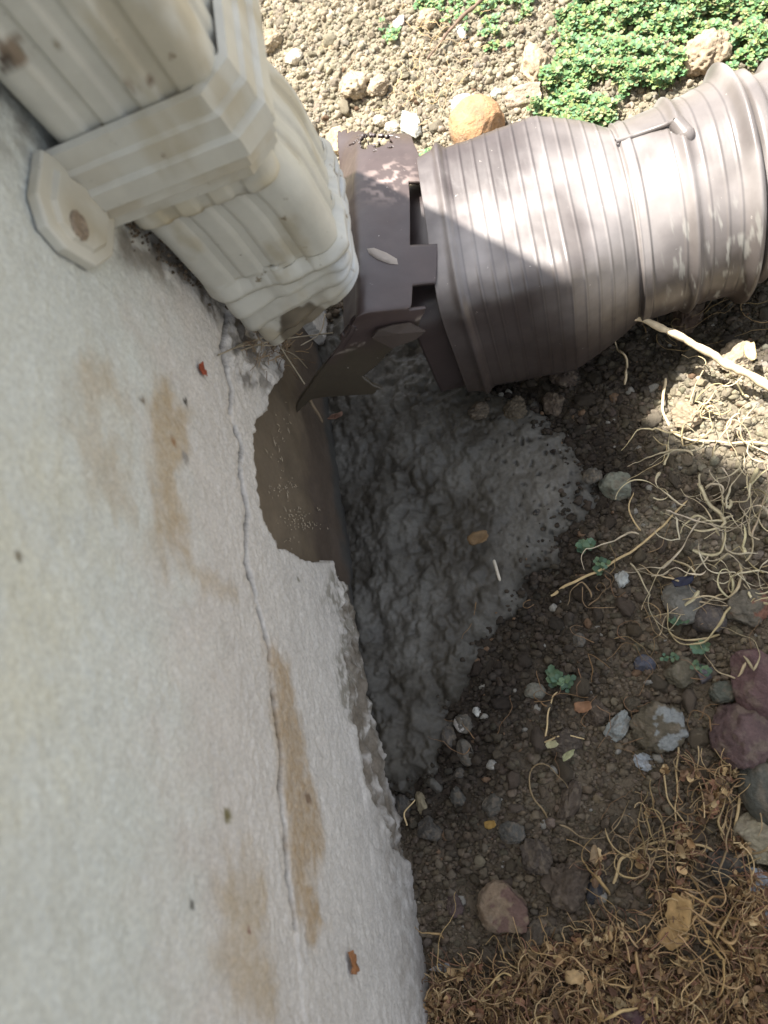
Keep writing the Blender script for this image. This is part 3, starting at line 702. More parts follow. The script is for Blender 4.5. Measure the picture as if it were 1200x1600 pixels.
ST = [
 ('stone', 745, 196, 78, 84, 0, (172, 134, 98), 'large rounded ochre-orange stone above the brown adapter', 3, 3, dict(rough=.05)),
 ('stone', 722, 166, 44, 30, -.2, (214, 212, 206), 'white chalky rock chip against the ochre stone', 4, 8, {}),
 ('stone', 641, 196, 30, 50, .1, (182, 182, 172), 'upright whitish grey pebble between ochre stone and collar', 5, 6, {}),
 ('stone', 532, 220, 38, 48, .3, (180, 158, 126), 'cream buff pebble touching the back of the torn collar', 6, 4, dict(rough=.05)),
 ('stone', 470, 206, 48, 34, .6, (180, 170, 150), 'pale triangular rock beside the pleated elbow', 7, 7, {}),
 ('stone', 594, 188, 24, 18, 0, (186, 174, 152), 'small cream pebble behind the torn collar, upper of two', 8, 3, {}),
 ('stone', 614, 200, 26, 18, -.2, (180, 172, 158), 'small cream pebble behind the torn collar, lower of two', 9, 3, {}),
 ('stone', 460, 91, 26, 22, 0, (206, 196, 178), 'flat pale stone in the crumbly soil near the top left', 10, 5, {}),
 ('stone', 624, 34, 20, 15, 0, (200, 188, 182), 'tiny pinkish white stone left of the dark twig', 11, 5, {}),
 ('stone', 722, 48, 14, 26, .1, (190, 190, 180), 'small upright grey stone just right of the dark twig', 12, 5, {}),
 ('stone', 776, 146, 18, 16, 0, (196, 198, 186), 'tiny grey-green pebble above right of the ochre stone', 13, 3, {}),
 ('stone', 820, 152, 60, 30, -.1, (166, 150, 130), 'flat buff slab of stone left of the green groundcover', 14, 7, {}),
 ('stone', 963, 760, 52, 46, .2, (122, 124, 110), 'grey-green angular stone right of the wet concrete', 15, 8, {}),
 ('stone', 971, 905, 26, 24, 0, (168, 170, 164), 'small blocky white stone below the straw', 16, 9, {}),
 ('stone', 1065, 943, 56, 62, .1, (112, 110, 102), 'smooth grey oval stone with a green weed in front', 17, 3, dict(rough=.05)),
 ('stone', 1008, 1038, 33, 27, 0, (86, 88, 98), 'small round slate-blue pebble right of the seedling', 18, 3, {}),
 ('stone', 1063, 1050, 50, 40, .2, (98, 92, 76), 'brownish grey stone right of the slate-blue pebble', 19, 7, {}),
 ('stone', 1185, 1070, 84, 92, .5, (98, 76, 74), 'maroon rock at the right edge, upper of two', 20, 7, dict(rough=.08)),
 ('stone', 1156, 1146, 84, 92, -.3, (92, 74, 71), 'maroon rock at the right edge, lower of two', 21, 8, dict(rough=.12)),
 ('stone', 836, 1082, 34, 28, .1, (118, 116, 104), 'rounded light grey pebble left of the green seedling', 22, 3, {}),
 ('stone', 968, 1135, 30, 48, -.9, (138, 142, 138), 'rough pale blue-grey rock leaning on the big brown stone', 23, 9, dict(rough=.16)),
 ('stone', 1030, 1138, 84, 68, -.3, (92, 84, 68), 'large lumpy brown stone with pale grey flank', 24, 8, dict(rough=.16, cap=(lin(132, 134, 130), (1, -.4, .5)))),
 ('stone', 1008, 1191, 36, 22, -.7, (158, 164, 168), 'flat bluish white stone chip', 25, 8, dict(height=.004)),
 ('stone', 1196, 1238, 66, 100, .1, (80, 80, 72), 'dark grey slab at the right edge below the maroon rocks', 26, 5, dict(rough=.06)),
 ('stone', 1192, 1312, 62, 66, .3, (150, 142, 120), 'cream stone at the right edge below the grey slab', 27, 8, {}),
 ('stone', 1198, 1412, 56, 84, .1, (150, 160, 170), 'pale blue stone with an orange cap at the right edge', 28, 6, dict(cap=(lin(140, 108, 82), (-.6, .8, .3)))),
 ('stone', 786, 1424, 66, 72, .5, (126, 108, 88), 'faceted tan and reddish stone alone in the dark soil', 29, 9, dict(cap=(lin(104, 82, 72), (.7, -.3, .6)))),
 ('stone', 800, 1300, 42, 30, -.2, (84, 82, 76), 'flat grey stone above the faceted tan stone', 30, 6, {}),
 ('stone', 727, 1176, 26, 38, .1, (84, 80, 72), 'egg-shaped grey pebble right of the concrete tongue', 31, 2, dict(rough=.04)),
 ('stone', 716, 1246, 24, 32, -.1, (74, 72, 66), 'dark oval pebble below the egg-shaped pebble', 32, 3, {}),
 ('stone', 700, 1148, 28, 34, .3, (76, 72, 66), 'dark pebble half covered by the concrete tongue', 33, 4, {}),
 ('stone', 724, 1130, 30, 28, .3, (86, 82, 74), 'grey pebble with white flank above the egg-shaped pebble', 34, 4, dict(cap=(lin(170, 165, 158), (-1, .2, .4)))),
 ('stone', 717, 1208, 22, 18, 0, (78, 74, 68), 'small dark pebble just under the egg-shaped pebble', 35, 4, {}),
 ('stone', 658, 1256, 18, 34, .1, (132, 122, 98), 'narrow tan pebble at the tip of the concrete tongue', 36, 4, {}),
 ('stone', 630, 1258, 24, 32, .1, (74, 71, 66), 'dark grey pebble left of the narrow tan pebble', 37, 4, {}),
 ('stone', 672, 1296, 40, 34, .5, (76, 72, 66), 'dark concrete-spattered lump below the concrete tongue', 38, 5, {}),
 ('stone', 768, 1260, 40, 24, .8, (80, 76, 68), 'slanted grey pebble left of a dead yellow leaf scrap', 39, 4, {}),
 ('stone', 745, 1112, 15, 15, 0, (176, 176, 168), 'tiny white pebble right of the concrete tongue', 40, 6, {}),
 ('stone', 768, 1195, 17, 14, 0, (150, 148, 140), 'tiny pale oval pebble right of the egg-shaped pebble', 41, 3, {}),
 ('stone', 986, 1592, 76, 58, 0, (84, 62, 62), 'dark maroon rock in the dead plants at the bottom edge', 42, 6, {}),
 ('stone', 928, 1386, 26, 44, -.3, (60, 60, 62), 'thin dark slate piece at the edge of the dead plants', 43, 8, {}),
 ('stone', 711, 1414, 26, 30, 0, (88, 74, 70), 'small maroon pebble left of the faceted tan stone', 44, 4, {}),
 ('stone', 1166, 948, 64, 54, 0, (104, 98, 86), 'grey-brown stone under the straw at the right edge', 45, 6, dict(cap=(lin(128, 92, 76), (1, -.5, .2)))),
 ('stone', 1108, 968, 50, 44, .2, (86, 80, 76), 'dark brown-grey stone right of the smooth oval stone', 46, 7, {}),
 ('stone', 1130, 1082, 40, 30, .1, (86, 88, 78), 'dull green-grey pebble left of the upper maroon rock', 47, 4, {}),
 ('stone', 1100, 1052, 30, 28, .1, (92, 88, 90), 'lilac grey stone right of the brownish grey stone', 48, 7, {}),
 ('stone', 1142, 1358, 66, 48, 0, (68, 66, 62), 'dark grey stone among stems left of the cream stone', 49, 5, {}),
 ('stone', 1175, 1456, 28, 34, 0, (148, 142, 114), 'small cream-green stone left of the pale blue stone', 50, 6, {}),
 ('stone', 689, 1512, 34, 12, .05, (158, 158, 156), 'thin white chip lying in the dark soil near the bottom', 51, 8, dict(height=.002)),
 ('stone', 986, 1100, 30, 26, .1, (84, 76, 62), 'small brown stone left of the large lumpy brown one', 52, 6, {}),
 ('stone', 1060, 1030, 24, 20, 0, (96, 86, 72), 'little tan stone above the brownish grey stone', 53, 6, {}),
 ('stone', 905, 1000, 20, 20, 0, (92, 88, 80), 'little grey pebble in the soil below the white blocky stone', 54, 5, {}),
 ('stone', 926, 745, 30, 24, 0, (84, 80, 72), 'dark pebble at the rim of the concrete by the grey-green stone', 55, 5, {}),
 ('stone', 838, 800, 14, 10, 0, (60, 58, 56), 'tiny dark pit pebble on the smooth edge of the concrete', 56, 4, {}),
]
for nm, px, py, w_, h_, a_, rgb, lab, sd_, fc_, kw in ST:
    place_stone(nm, px, py, w_, h_, a_, rgb, lab, seed=sd_, facets=fc_, **kw)
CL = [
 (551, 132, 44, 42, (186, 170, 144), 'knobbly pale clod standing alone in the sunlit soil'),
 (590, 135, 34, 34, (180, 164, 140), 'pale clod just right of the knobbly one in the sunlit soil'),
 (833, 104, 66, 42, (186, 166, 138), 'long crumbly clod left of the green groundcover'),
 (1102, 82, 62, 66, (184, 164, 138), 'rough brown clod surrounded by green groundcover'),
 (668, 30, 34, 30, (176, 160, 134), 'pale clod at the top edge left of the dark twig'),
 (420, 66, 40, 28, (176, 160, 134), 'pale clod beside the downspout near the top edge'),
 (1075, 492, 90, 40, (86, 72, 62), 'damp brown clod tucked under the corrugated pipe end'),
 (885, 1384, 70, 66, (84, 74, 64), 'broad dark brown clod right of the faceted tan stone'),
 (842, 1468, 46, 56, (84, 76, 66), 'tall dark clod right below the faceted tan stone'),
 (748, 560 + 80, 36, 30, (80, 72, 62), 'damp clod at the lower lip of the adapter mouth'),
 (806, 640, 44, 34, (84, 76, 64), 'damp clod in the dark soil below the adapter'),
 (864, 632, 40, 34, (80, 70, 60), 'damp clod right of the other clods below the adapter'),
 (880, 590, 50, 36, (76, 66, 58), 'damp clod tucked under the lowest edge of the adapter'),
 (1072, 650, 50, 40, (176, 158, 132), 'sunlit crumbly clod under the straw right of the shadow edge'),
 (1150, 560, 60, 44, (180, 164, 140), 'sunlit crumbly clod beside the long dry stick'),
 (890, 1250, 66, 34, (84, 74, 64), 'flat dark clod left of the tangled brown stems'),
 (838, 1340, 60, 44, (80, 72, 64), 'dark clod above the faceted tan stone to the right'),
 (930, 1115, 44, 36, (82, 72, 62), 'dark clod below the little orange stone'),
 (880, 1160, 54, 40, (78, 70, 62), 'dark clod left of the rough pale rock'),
]
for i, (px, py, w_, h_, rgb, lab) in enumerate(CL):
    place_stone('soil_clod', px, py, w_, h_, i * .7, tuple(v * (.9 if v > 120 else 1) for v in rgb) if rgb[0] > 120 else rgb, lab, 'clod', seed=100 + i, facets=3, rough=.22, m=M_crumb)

# ------------------------------------------------------------------ loose soil: 300 larger clods one by one, crumbs as stuff
def visible(x, y, z=0.005, m=20):
    """is the point inside the photo, allowing a margin in pixels"""
    d = np.stack([x - CAM[0], y - CAM[1], np.full_like(x, z) - CAM[2]], -1) @ ROT
    px = 600 + F_PX * d[:, 0] / -d[:, 2]; py = 800 - F_PX * d[:, 1] / -d[:, 2]
    return (px > -m) & (px < 1200 + m) & (py > -m) & (py < 1600 + m) & (d[:, 2] < 0), px, py
def top_z(x, y):
    g_ = ground_z(x, y); sd_ = poly_sdf(np.stack([x, y], -1), CONC) - .004
    return np.where(sd_ < 0, np.maximum(g_, g_ * .5 + .0115 * smooth(.004, -.018, sd_) - .001), g_)
def scatter(n, x0=-.02, x1=.44, y0=-.16, y1=.78):
    x = rng.uniform(x0, x1, n); y = rng.uniform(y0, y1, n)
    vis, px, py = visible(x, y, m=60)
    ok = vis & ~((x < -.004) & (y < .41)) & (poly_sdf(np.stack([x, y], -1), CONC) - .004 > -(.011 + .012 * smooth(.07, .11, x)) * rng.random(n) ** 3)
    ok &= ~((x > .12) & (np.abs(y - .287) < .030))          # under the pipe
    return x[ok], y[ok]
clod_meshes = []
for k in range(14):
    V, F = ICO[2]; r = np.random.default_rng(200 + k); V = V.copy()
    for _ in range(5):
        n = r.normal(size=3); n /= np.linalg.norm(n); h = r.uniform(.6, .9); d = V @ n; V -= np.where(d > h, d - h, 0)[:, None] * n
    V *= (1 + .28 * fbm(V, 1.4, 4, 210 + k))[:, None]; V *= np.array([1, r.uniform(.7, 1), r.uniform(.6, .85)])
    V /= np.abs(V).max()
    m_ = mesh_np('clod_form', V * .5, F, True); m_.materials.append(M_clod); clod_meshes.append(m_)
bx, by = scatter(2600); sel = []; occ = []
stone_xy = np.array([o.location[:2] for o in bpy.data.objects if o.name.startswith(('stone', 'soil_clod'))])
for x, y in zip(bx, by):
    if len(sel) >= 300: break
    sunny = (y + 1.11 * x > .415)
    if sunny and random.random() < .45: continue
    if np.min(np.hypot(stone_xy[:, 0] - x, stone_xy[:, 1] - y)) < .012: continue
    if any(math.hypot(x - a, y - b) < .009 for a, b in occ): continue
    occ.append((x, y)); sel.append((x, y, sunny))
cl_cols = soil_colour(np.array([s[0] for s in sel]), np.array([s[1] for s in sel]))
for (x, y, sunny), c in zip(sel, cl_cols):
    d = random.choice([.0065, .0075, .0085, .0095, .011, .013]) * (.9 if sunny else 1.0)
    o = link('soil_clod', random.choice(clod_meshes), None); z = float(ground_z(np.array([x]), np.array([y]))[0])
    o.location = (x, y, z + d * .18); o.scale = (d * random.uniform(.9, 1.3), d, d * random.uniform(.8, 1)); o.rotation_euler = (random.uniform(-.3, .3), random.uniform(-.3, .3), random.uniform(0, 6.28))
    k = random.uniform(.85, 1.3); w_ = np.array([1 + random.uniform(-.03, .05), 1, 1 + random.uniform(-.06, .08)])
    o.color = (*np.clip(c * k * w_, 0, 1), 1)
    if sunny: tag(o, 'pale dry crumb of soil lying loose in the sunlit ground', 'clod', 'loose clods in the sunlit soil')
    else: tag(o, 'dark crumb of soil lying loose in the shaded ground', 'clod', 'loose clods in the shaded soil')
def crumbs(n, dmin, dmax, lvl, seed, name, label):
    x, y = scatter(n); r = np.random.default_rng(seed); m = len(x)
    forms = []
    for k in range(10):
        V, F = ICO[lvl]; V = V.copy()
        for _ in range(4):
            n_ = r.normal(size=3); n_ /= np.linalg.norm(n_); h_ = r.uniform(.5, .85); d_ = V @ n_; V -= np.where(d_ > h_, d_ - h_, 0)[:, None] * n_
        V = V * (1 + .42 * fbm(V, 1.9, 3, seed + k))[:, None]; forms.append(V * np.array([1, r.uniform(.7, 1), r.uniform(.6, .9)]))
    print(name, m); nvt = len(ICO[lvl][0]); fidx = r.integers(0, 10, m)
    d = dmin + (dmax - dmin) * r.random(m) ** 2.2
    A = r.uniform(0, 2 * np.pi, (m, 2)); ca, sa, cb, sb_ = np.cos(A[:, 0]), np.sin(A[:, 0]), np.cos(A[:, 1] * .3), np.sin(A[:, 1] * .3)
    B = np.array(forms)[fidx] * (d / 2)[:, None, None]
    X = B[..., 0] * ca[:, None] - B[..., 1] * sa[:, None]; Y = B[..., 0] * sa[:, None] + B[..., 1] * ca[:, None]; Z = B[..., 2]
    Y2 = Y * cb[:, None] - Z * sb_[:, None]; Z2 = Y * sb_[:, None] + Z * cb[:, None]
    z = top_z(x, y) + d * r.uniform(-.12, .25, m)
    V = np.stack([X + x[:, None], Y2 + y[:, None], Z2 + z[:, None]], -1).reshape(-1, 3)
    F = (ICO[lvl][1][None] + (np.arange(m) * nvt)[:, None, None]).reshape(-1, 3)
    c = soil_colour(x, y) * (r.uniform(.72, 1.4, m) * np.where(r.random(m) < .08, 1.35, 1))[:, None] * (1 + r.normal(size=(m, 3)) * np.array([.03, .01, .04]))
    odd = r.random(m); c[odd < .010] = lin(150, 146, 136) * .8; c[(odd > .01) & (odd < .02)] = lin(108, 88, 70)
    return link(name, mesh_np(name, V, F, True, np.repeat(np.clip(c, 0, 1), nvt, 0)), M_crumb)
o = crumbs(52000, .0026, .0072, 1, 300, 'soil_crumbs', ''); tag(o, 'loose crumbs of soil covering the ground', 'soil', kind='stuff')
o = crumbs(100000, .0012, .0034, 0, 340, 'fine_soil', ''); tag(o, 'fine grit between the soil crumbs', 'grit', kind='stuff')

# ------------------------------------------------------------------ stick, twig, straws
def rod(name, pxs, r0, r1, rgb, label, cat, m=M_straw, zs=None, n=40, wob=.0006, seed=0, flat=None, group=None, knob=0, sides=7):
    pts = []
    for i, q in enumerate(pxs):
        z = zs[i] if zs is not None else .006
        p = at(q[0], q[1], z=z)
        if zs is None:
            z = float(ground_z(np.array([p[0]]), np.array([p[1]]))[0]) + .0045; p = at(q[0], q[1], z=z)
        pts.append(p)
    P = spline(pts, n); P = P + wob * np.stack([perlin(P, 90, seed + k) for k in range(3)], -1)
    rr = np.linspace(r0, r1, n) * (1 + knob * perlin(P, 220, seed + 7)); rr[-1] *= .4; rr[0] *= .6
    V, F = tube_np(P, rr, sides)
    c = lin(*rgb) * (1 + .15 * fbm(V, 150, 3, seed + 9))[:, None]
    o = link(name, mesh_np(name, V - pts[0], F, True, c), m); o.location = pts[0]
    return tag(o, label, cat, group)
rod('dry_stick', [(984, 494), (1030, 508), (1080, 536), (1140, 572), (1230, 618)], .0017, .0024, (214, 194, 160), 'long pale fibrous stick resting its tip against the brown adapter', 'stick', zs=[.044, .040, .034, .028, .022], n=90, knob=.35, wob=.0016, sides=10)
rod('dark_twig', [(765, -14), (722, 28), (702, 48), (690, 66), (668, 92)], .0016, .0008, (120, 100, 84), 'dark grey-brown twig lying on the sunlit soil at the top', 'twig', n=50, knob=.4, wob=.0015, zs=[.022, .02, .018, .016, .013])
SR = [
 ('dry_straw', [(1040, 590), (1036, 640), (1060, 680), (1120, 690), (1200, 694)], 'bent pale straw curving round the edge of the sunlit patch'),
 ('dry_straw', [(860, 930), (905, 905), (975, 870), (1030, 825), (1075, 782)], 'long straight straw crossing towards the green sprout'),
 ('dry_straw', [(1000, 828), (984, 800), (988, 770)], 'short hooked straw right of the grey-green stone'),
 ('dry_straw', [(1160, 1218), (1150, 1290), (1142, 1420)], 'straight tan straw left of the cream stone at right'),
 ('dry_straw', [(1060, 1165), (1058, 1230), (1054, 1290)], 'upright tan straw below the large lumpy brown stone'),
 ('dry_straw', [(960, 1380), (975, 1340), (1030, 1315), (1100, 1322), (1140, 1350)], 'arched tan straw over the brown stems'),
 ('dry_straw', [(640, 1555), (668, 1585), (690, 1615)], 'short pale straw beside the wall foot at the bottom'),
 ('dry_straw', [(852, 1150), (856, 1120), (862, 1090), (872, 1080)], 'thin tan stem under the green seedling'),
 ('dry_straw', [(850, 1160), (880, 1148), (915, 1155)], 'thin arched stem right of the pale dead leaves'),
 ('dry_straw', [(1035, 1195), (1045, 1250), (1080, 1300)], 'fine tan straw slanting past the flat bluish white chip'),
 ('dry_straw', [(604, 1330), (618, 1360), (616, 1385)], 'tiny curved straw at the wall foot'),
 ('dry_straw', [(636, 1290), (632, 1270), (650, 1248)], 'thin white twig left of the narrow tan pebble'),
]
for i, (nm, pts, lab) in enumerate(SR):
    w_ = .0009 if i in (0, 1, 3, 5) else .00055
    rod(nm, pts, w_, w_ * .6, (196, 172, 128) if i else (224, 204, 164), lab, 'straw', seed=400 + i, wob=.0012, n=36)
# curly ribbons of the straw tangle
r5 = np.random.default_rng(55)
def ribbon(P, w, colr, thick=.00018, twist=0):
    m = len(P); T = np.gradient(P, axis=0); T /= np.linalg.norm(T, axis=1)[:, None] + 1e-9
    A = np.cross(T, [0, 0, 1.]); A /= np.linalg.norm(A, axis=1)[:, None] + 1e-9; B = np.cross(A, T)
    ph = np.linspace(0, twist, m)[:, None] + .3; D = A * np.cos(ph) + B * np.sin(ph); E = np.cross(D, T)
    ww = (np.linspace(1.15, .35, m) * (1 + .45 * perlin(P, 130, 31)) * np.minimum(1, np.linspace(.5, m * .6, m)) * w / 2)[:, None]
    V = np.stack([P - D * ww, P + E * thick, P + D * ww, P - E * thick], 1).reshape(-1, 3)
    return V, grid_faces(m, 4, closed=True), np.tile(colr, (len(V), 1))
def tangle(n, cx_, cy_, sx, sy, lens, w, rgb, lab, grp, heading=None, hz=.012, nm_='dry_straw'):
    for i in range(n):
        px, py = cx_ + r5.normal() * sx, cy_ + r5.normal() * sy
        p0 = at(px, py, z=.008); 
        if p0[0] < .10 and p0[1] < .3: pass
        L_ = r5.uniform(*lens); m = 22; a = (r5.uniform(0, 6.28) if heading is None else heading + r5.normal() * .6)
        curv = r5.normal() * 2.2; s = np.linspace(0, 1, m); ang = a + curv * (s - .5) + .35 * np.sin(s * 7 + r5.uniform(0, 6)) + (r5.normal() * .9) * (s > r5.uniform(.2, .8)) + .5 * perlin(np.stack([s * 6, s * 0 + i * .7, s * 0], -1), 1, 9)
        x = p0[0] + np.cumsum(np.cos(ang)) * L_ / m; y = p0[1] + np.cumsum(np.sin(ang)) * L_ / m
        z = ground_z(x, y) + .004 + np.abs(perlin(np.stack([x, y, x * 0 + i], -1), 45, 3)) * hz * 1.6 + r5.uniform(0, hz * .5)
        V, F, c = ribbon(np.stack([x, y, z], -1), w[0] + (w[1] - w[0]) * r5.random() ** 2, lin(*rgb) * r5.uniform(.7, 1.15) * np.array([1, r5.uniform(.95, 1.02), r5.uniform(.85, 1.05)]), twist=r5.normal() * 2.5)
        loc_ = V.mean(0); o = link(nm_, mesh_np(nm_, V - loc_, F, True, c), M_straw); o.location = loc_
        tag(o, lab, 'straw', grp)
tangle(52, 1120, 805, 62, 60, (.02, .055), (.0009, .0026), (200, 188, 158), 'curled flat blade in the pale straw tangle at the right edge', 'curled blades of the straw tangle on the right')
tangle(20, 1160, 930, 40, 50, (.025, .06), (.0008, .0018), (186, 170, 136), 'curled flat blade in the pale straw tangle at the right edge', 'curled blades of the straw tangle on the right')
tangle(16, 1110, 660, 60, 34, (.02, .05), (.0007, .0018), (214, 196, 156), 'pale straw blade lying on the sunlit mound below the stick', 'straw blades on the sunlit mound')
tangle(26, 1030, 1345, 60, 34, (.03, .06), (.0007, .0013), (160, 138, 104), 'tan blade arching in the lower straw tuft', 'blades of the lower straw tuft', heading=.4)
tangle(44, 900, 1530, 150, 40, (.02, .05), (.0006, .0016), (178, 150, 108), 'tan dead stem lying in the brown litter at the bottom right', 'tan stems in the dead plants', hz=.02)
tangle(34, 1080, 1460, 70, 90, (.02, .05), (.0006, .0016), (172, 142, 100), 'tan dead stem lying in the brown litter at the bottom right', 'tan stems in the dead plants', hz=.02)
tangle(14, 1010, 905, 50, 50, (.015, .04), (.0005, .0009), (140, 118, 88), 'thin brown rootlet on the shaded soil', 'thin rootlets on the shaded soil', hz=.006, nm_='rootlet')
tangle(34, 960, 1130, 130, 110, (.012, .035), (.0004, .0008), (132, 104, 76), 'thin brown rootlet on the shaded soil', 'thin rootlets on the shaded soil', hz=.006, nm_='rootlet')
tangle(12, 1120, 500, 60, 18, (.03, .06), (.0005, .0009), (150, 128, 92), 'dry grass blade under the corrugated pipe', 'dry grass under the pipe', heading=.3, hz=.006)
tangle(36, 680, 110, 34, 36, (.01, .035), (.0004, .0009), (204, 180, 140), 'fine dry root fibre on the sunlit soil', 'root fibres on the sunlit soil', hz=.008, nm_='rootlet')
tangle(18, 640, 60, 90, 50, (.01, .03), (.0004, .0008), (196, 170, 130), 'fine dry root fibre on the sunlit soil', 'root fibres on the sunlit soil', hz=.008, nm_='rootlet')

# ------------------------------------------------------------------ greenery
def leaf_geo(c, d, up, L_, W_, cup, colr):
    s = np.cross(d, up); s /= np.linalg.norm(s) + 1e-9
    V = np.array([c, c + d * L_ * .3 + s * W_ * .42 + up * cup, c + d * L_ * .72 + s * W_ * .5 + up * cup, c + d * L_, c + d * L_ * .72 - s * W_ * .5 + up * cup, c + d * L_ * .3 - s * W_ * .42 + up * cup, c + d * L_ * .5])
    return V, np.array([(0, 1, 6), (1, 2, 6), (2, 3, 6), (3, 4, 6), (4, 5, 6), (5, 0, 6)]), colr
green_poly = np.array([at(*q, z=.01)[:2] for q in [(838, 182), (856, 130), (862, 60), (900, 30), (950, -30), (1290, -30), (1290, 60), (1140, 100), (1128, 60), (1075, 60), (1068, 110), (1000, 130), (960, 150), (940, 190), (885, 192)]])
sparse = [(712, 22, 34), (610, 66, 16), (760, 12, 30), (820, 18, 26), (825, 148, 10), (672, 246, 10), (670, 20, 20), (770, 60, 24)]
b = Bag(); r6 = np.random.default_rng(66)
def sprig(x, y, base, size, bag, cols, hmax=.012):
    h = r6.uniform(.3, 1) * hmax; a = r6.uniform(0, 6.28); lean = r6.uniform(.2, 1.0)
    top = np.array([x, y, base + h]); root = np.array([x - math.cos(a) * h * lean, y - math.sin(a) * h * lean, base])
    V, F = tube_np(spline([root, (root + top) / 2 + np.array([0, 0, h * .2]), top], 4), .00030, 3); tri = np.vstack([F[:, [0, 1, 2]], F[:, [0, 2, 3]]]); bag.add(V, tri, lin(128, 132, 84))
    k = r6.integers(4, 8); nodes = r6.integers(1, 3)
    for nn in range(nodes):
        c = top - (top - root) * nn * .4
        for j in range(k):
            t = j / k * 6.28 + r6.uniform(-.4, .4); e = r6.uniform(-.1, .7); d = np.array([math.cos(t) * math.cos(e), math.sin(t) * math.cos(e), math.sin(e)])
            up = np.array([-math.cos(t) * math.sin(e), -math.sin(t) * math.sin(e), math.cos(e)])
            L_ = size * r6.uniform(.6, 1.1); cl = cols[r6.integers(0, len(cols))] * r6.uniform(.75, 1.2)
            bag.add(*leaf_geo(c + d * .0004, d, up, L_, L_ * .85, L_ * .12, cl))
GC = [lin(112, 148, 92), lin(130, 156, 100), lin(100, 140, 94), lin(142, 156, 94), lin(108, 142, 102), lin(150, 146, 106)]
xs = r6.uniform(green_poly[:, 0].min(), green_poly[:, 0].max(), 9000); ys = r6.uniform(green_poly[:, 1].min(), green_poly[:, 1].max(), 9000)
pp = np.stack([xs, ys], -1); sdg = poly_sdf(pp, green_poly) - .003 + .016 * fbm(np.column_stack([pp, np.zeros(len(pp))]), 45, 3, 501); vis, _, _ = visible(xs, ys, .01, 50)
dens = fbm(np.column_stack([pp, np.zeros(len(pp))]), 62, 3, 503)
ok = np.where((sdg < 0) & vis & (dens > -.55 + .75 * rng.random(9000)))[0][:2900]
print('sprigs', len(ok))
gzv = ground_z(xs, ys)
for i in ok: sprig(xs[i], ys[i], gzv[i] + .001, .0025 + .0012 * r6.random(), b, GC, .007 + .010 * max(0, dens[i]))
for px, py, rr in sparse:
    for _ in range(int(rr * 1.1)):
        q = at(px + r6.normal() * rr * .5, py + r6.normal() * rr * .45, z=.006); sprig(q[0], q[1], float(ground_z(q[0:1], q[1:2])[0]), .0030, b, GC, .006)
o = link('groundcover', b.mesh('groundcover', True), M_leafg); tag(o, 'bright green small-leaved groundcover mat at the top right', 'groundcover', kind='stuff')
GS = [lin(96, 122, 92), lin(108, 130, 96), lin(86, 112, 90)]
for px, py, n_, sz, lab in [(862, 1062, 4, .0042, 'pale green seedling on the shaded soil above the little orange stone'), (886, 1078, 3, .0040, 'second pale green seedling, just right of the light grey pebble'), (1064, 966, 5, .0040, 'green weed growing in front of the smooth grey oval stone'), (920, 856, 3, .0040, 'faint green sprout crossed by the long straight straw'), (938, 884, 3, .0036, 'low green sprout left of the blocky white stone'), (1092, 1012, 4, .0034, 'small green weed between the stones on the right'), (1044, 1028, 2, .0030, 'tiny green sprout right of the slate-blue pebble'), (1090, 1036, 2, .0034, 'tiny green sprout left of the lilac grey stone')]:
    b = Bag(); q0 = at(px, py, z=.006); z0_ = float(ground_z(q0[0:1], q0[1:2])[0])
    for _ in range(n_): sprig(q0[0] + r6.normal() * .0022, q0[1] + r6.normal() * .0022, z0_, sz, b, GS, .010)
    vv = np.vstack(b.V); me = mesh_np('seedling', vv - q0, np.vstack(b.F), True, np.vstack(b.C)); o = link('seedling', me, M_leafg); o.location = q0; tag(o, lab, 'seedling')

# ------------------------------------------------------------------ dead plants at the bottom right
dead_poly = np.array([at(*q, z=.006)[:2] for q in [(610, 1640), (640, 1572), (700, 1530), (760, 1500), (850, 1486), (915, 1440), (930, 1360), (958, 1290), (985, 1240), (1040, 1200), (1120, 1190), (1190, 1260), (1240, 1400), (1260, 1700), (600, 1700)]])
r7 = np.random.default_rng(77); b = Bag()
n = 60000; xs = r7.uniform(dead_poly[:, 0].min(), dead_poly[:, 0].max(), n); ys = r7.uniform(dead_poly[:, 1].min(), dead_poly[:, 1].max(), n)
pp = np.stack([xs, ys], -1); p3_ = np.column_stack([pp, np.zeros(n)]); sdd = poly_sdf(pp, dead_poly) + .007 * fbm(p3_, 50, 3, 601); vis, vx, vy = visible(xs, ys, .008, 40)
dn_ = fbm(p3_, 55, 3, 603); thin = smooth(1570, 1380, vy) * .52 - .02
ok = np.where((sdd < .0) & vis & (dn_ > -.28 + thin))[0]
print('dead', len(ok)); gzz = ground_z(xs, ys)
DC = [lin(180, 150, 108), lin(162, 130, 92), lin(200, 174, 130), lin(132, 106, 82), lin(150, 112, 88)]
for i in ok[:2300]:
    L_ = r7.uniform(.006, .022); m = 6; a = r7.uniform(0, 6.28); s = np.linspace(0, 1, m); ang = a + r7.normal() * 2.0 * s
    h = r7.uniform(.002, .012) * (1 + .8 * max(dn_[i], 0)); x = xs[i] + np.cumsum(np.cos(ang)) * L_ / m; y = ys[i] + np.cumsum(np.sin(ang)) * L_ / m
    z = gzz[i] + h + (s - .5) * r7.normal() * .008; z = np.maximum(z, gzz[i] + .001)
    V, F = tube_np(np.stack([x, y, z], -1), r7.uniform(.00018, .00042), 3)
    b.add(V, F, DC[r7.integers(0, 5)] * r7.uniform(.35, 1.15))
o = link('dead_stems', b.mesh('dead_stems', True), M_straw); tag(o, 'matted thin orange-brown dead stems covering the lower right corner', 'dead plants', kind='stuff')
b = Bag()
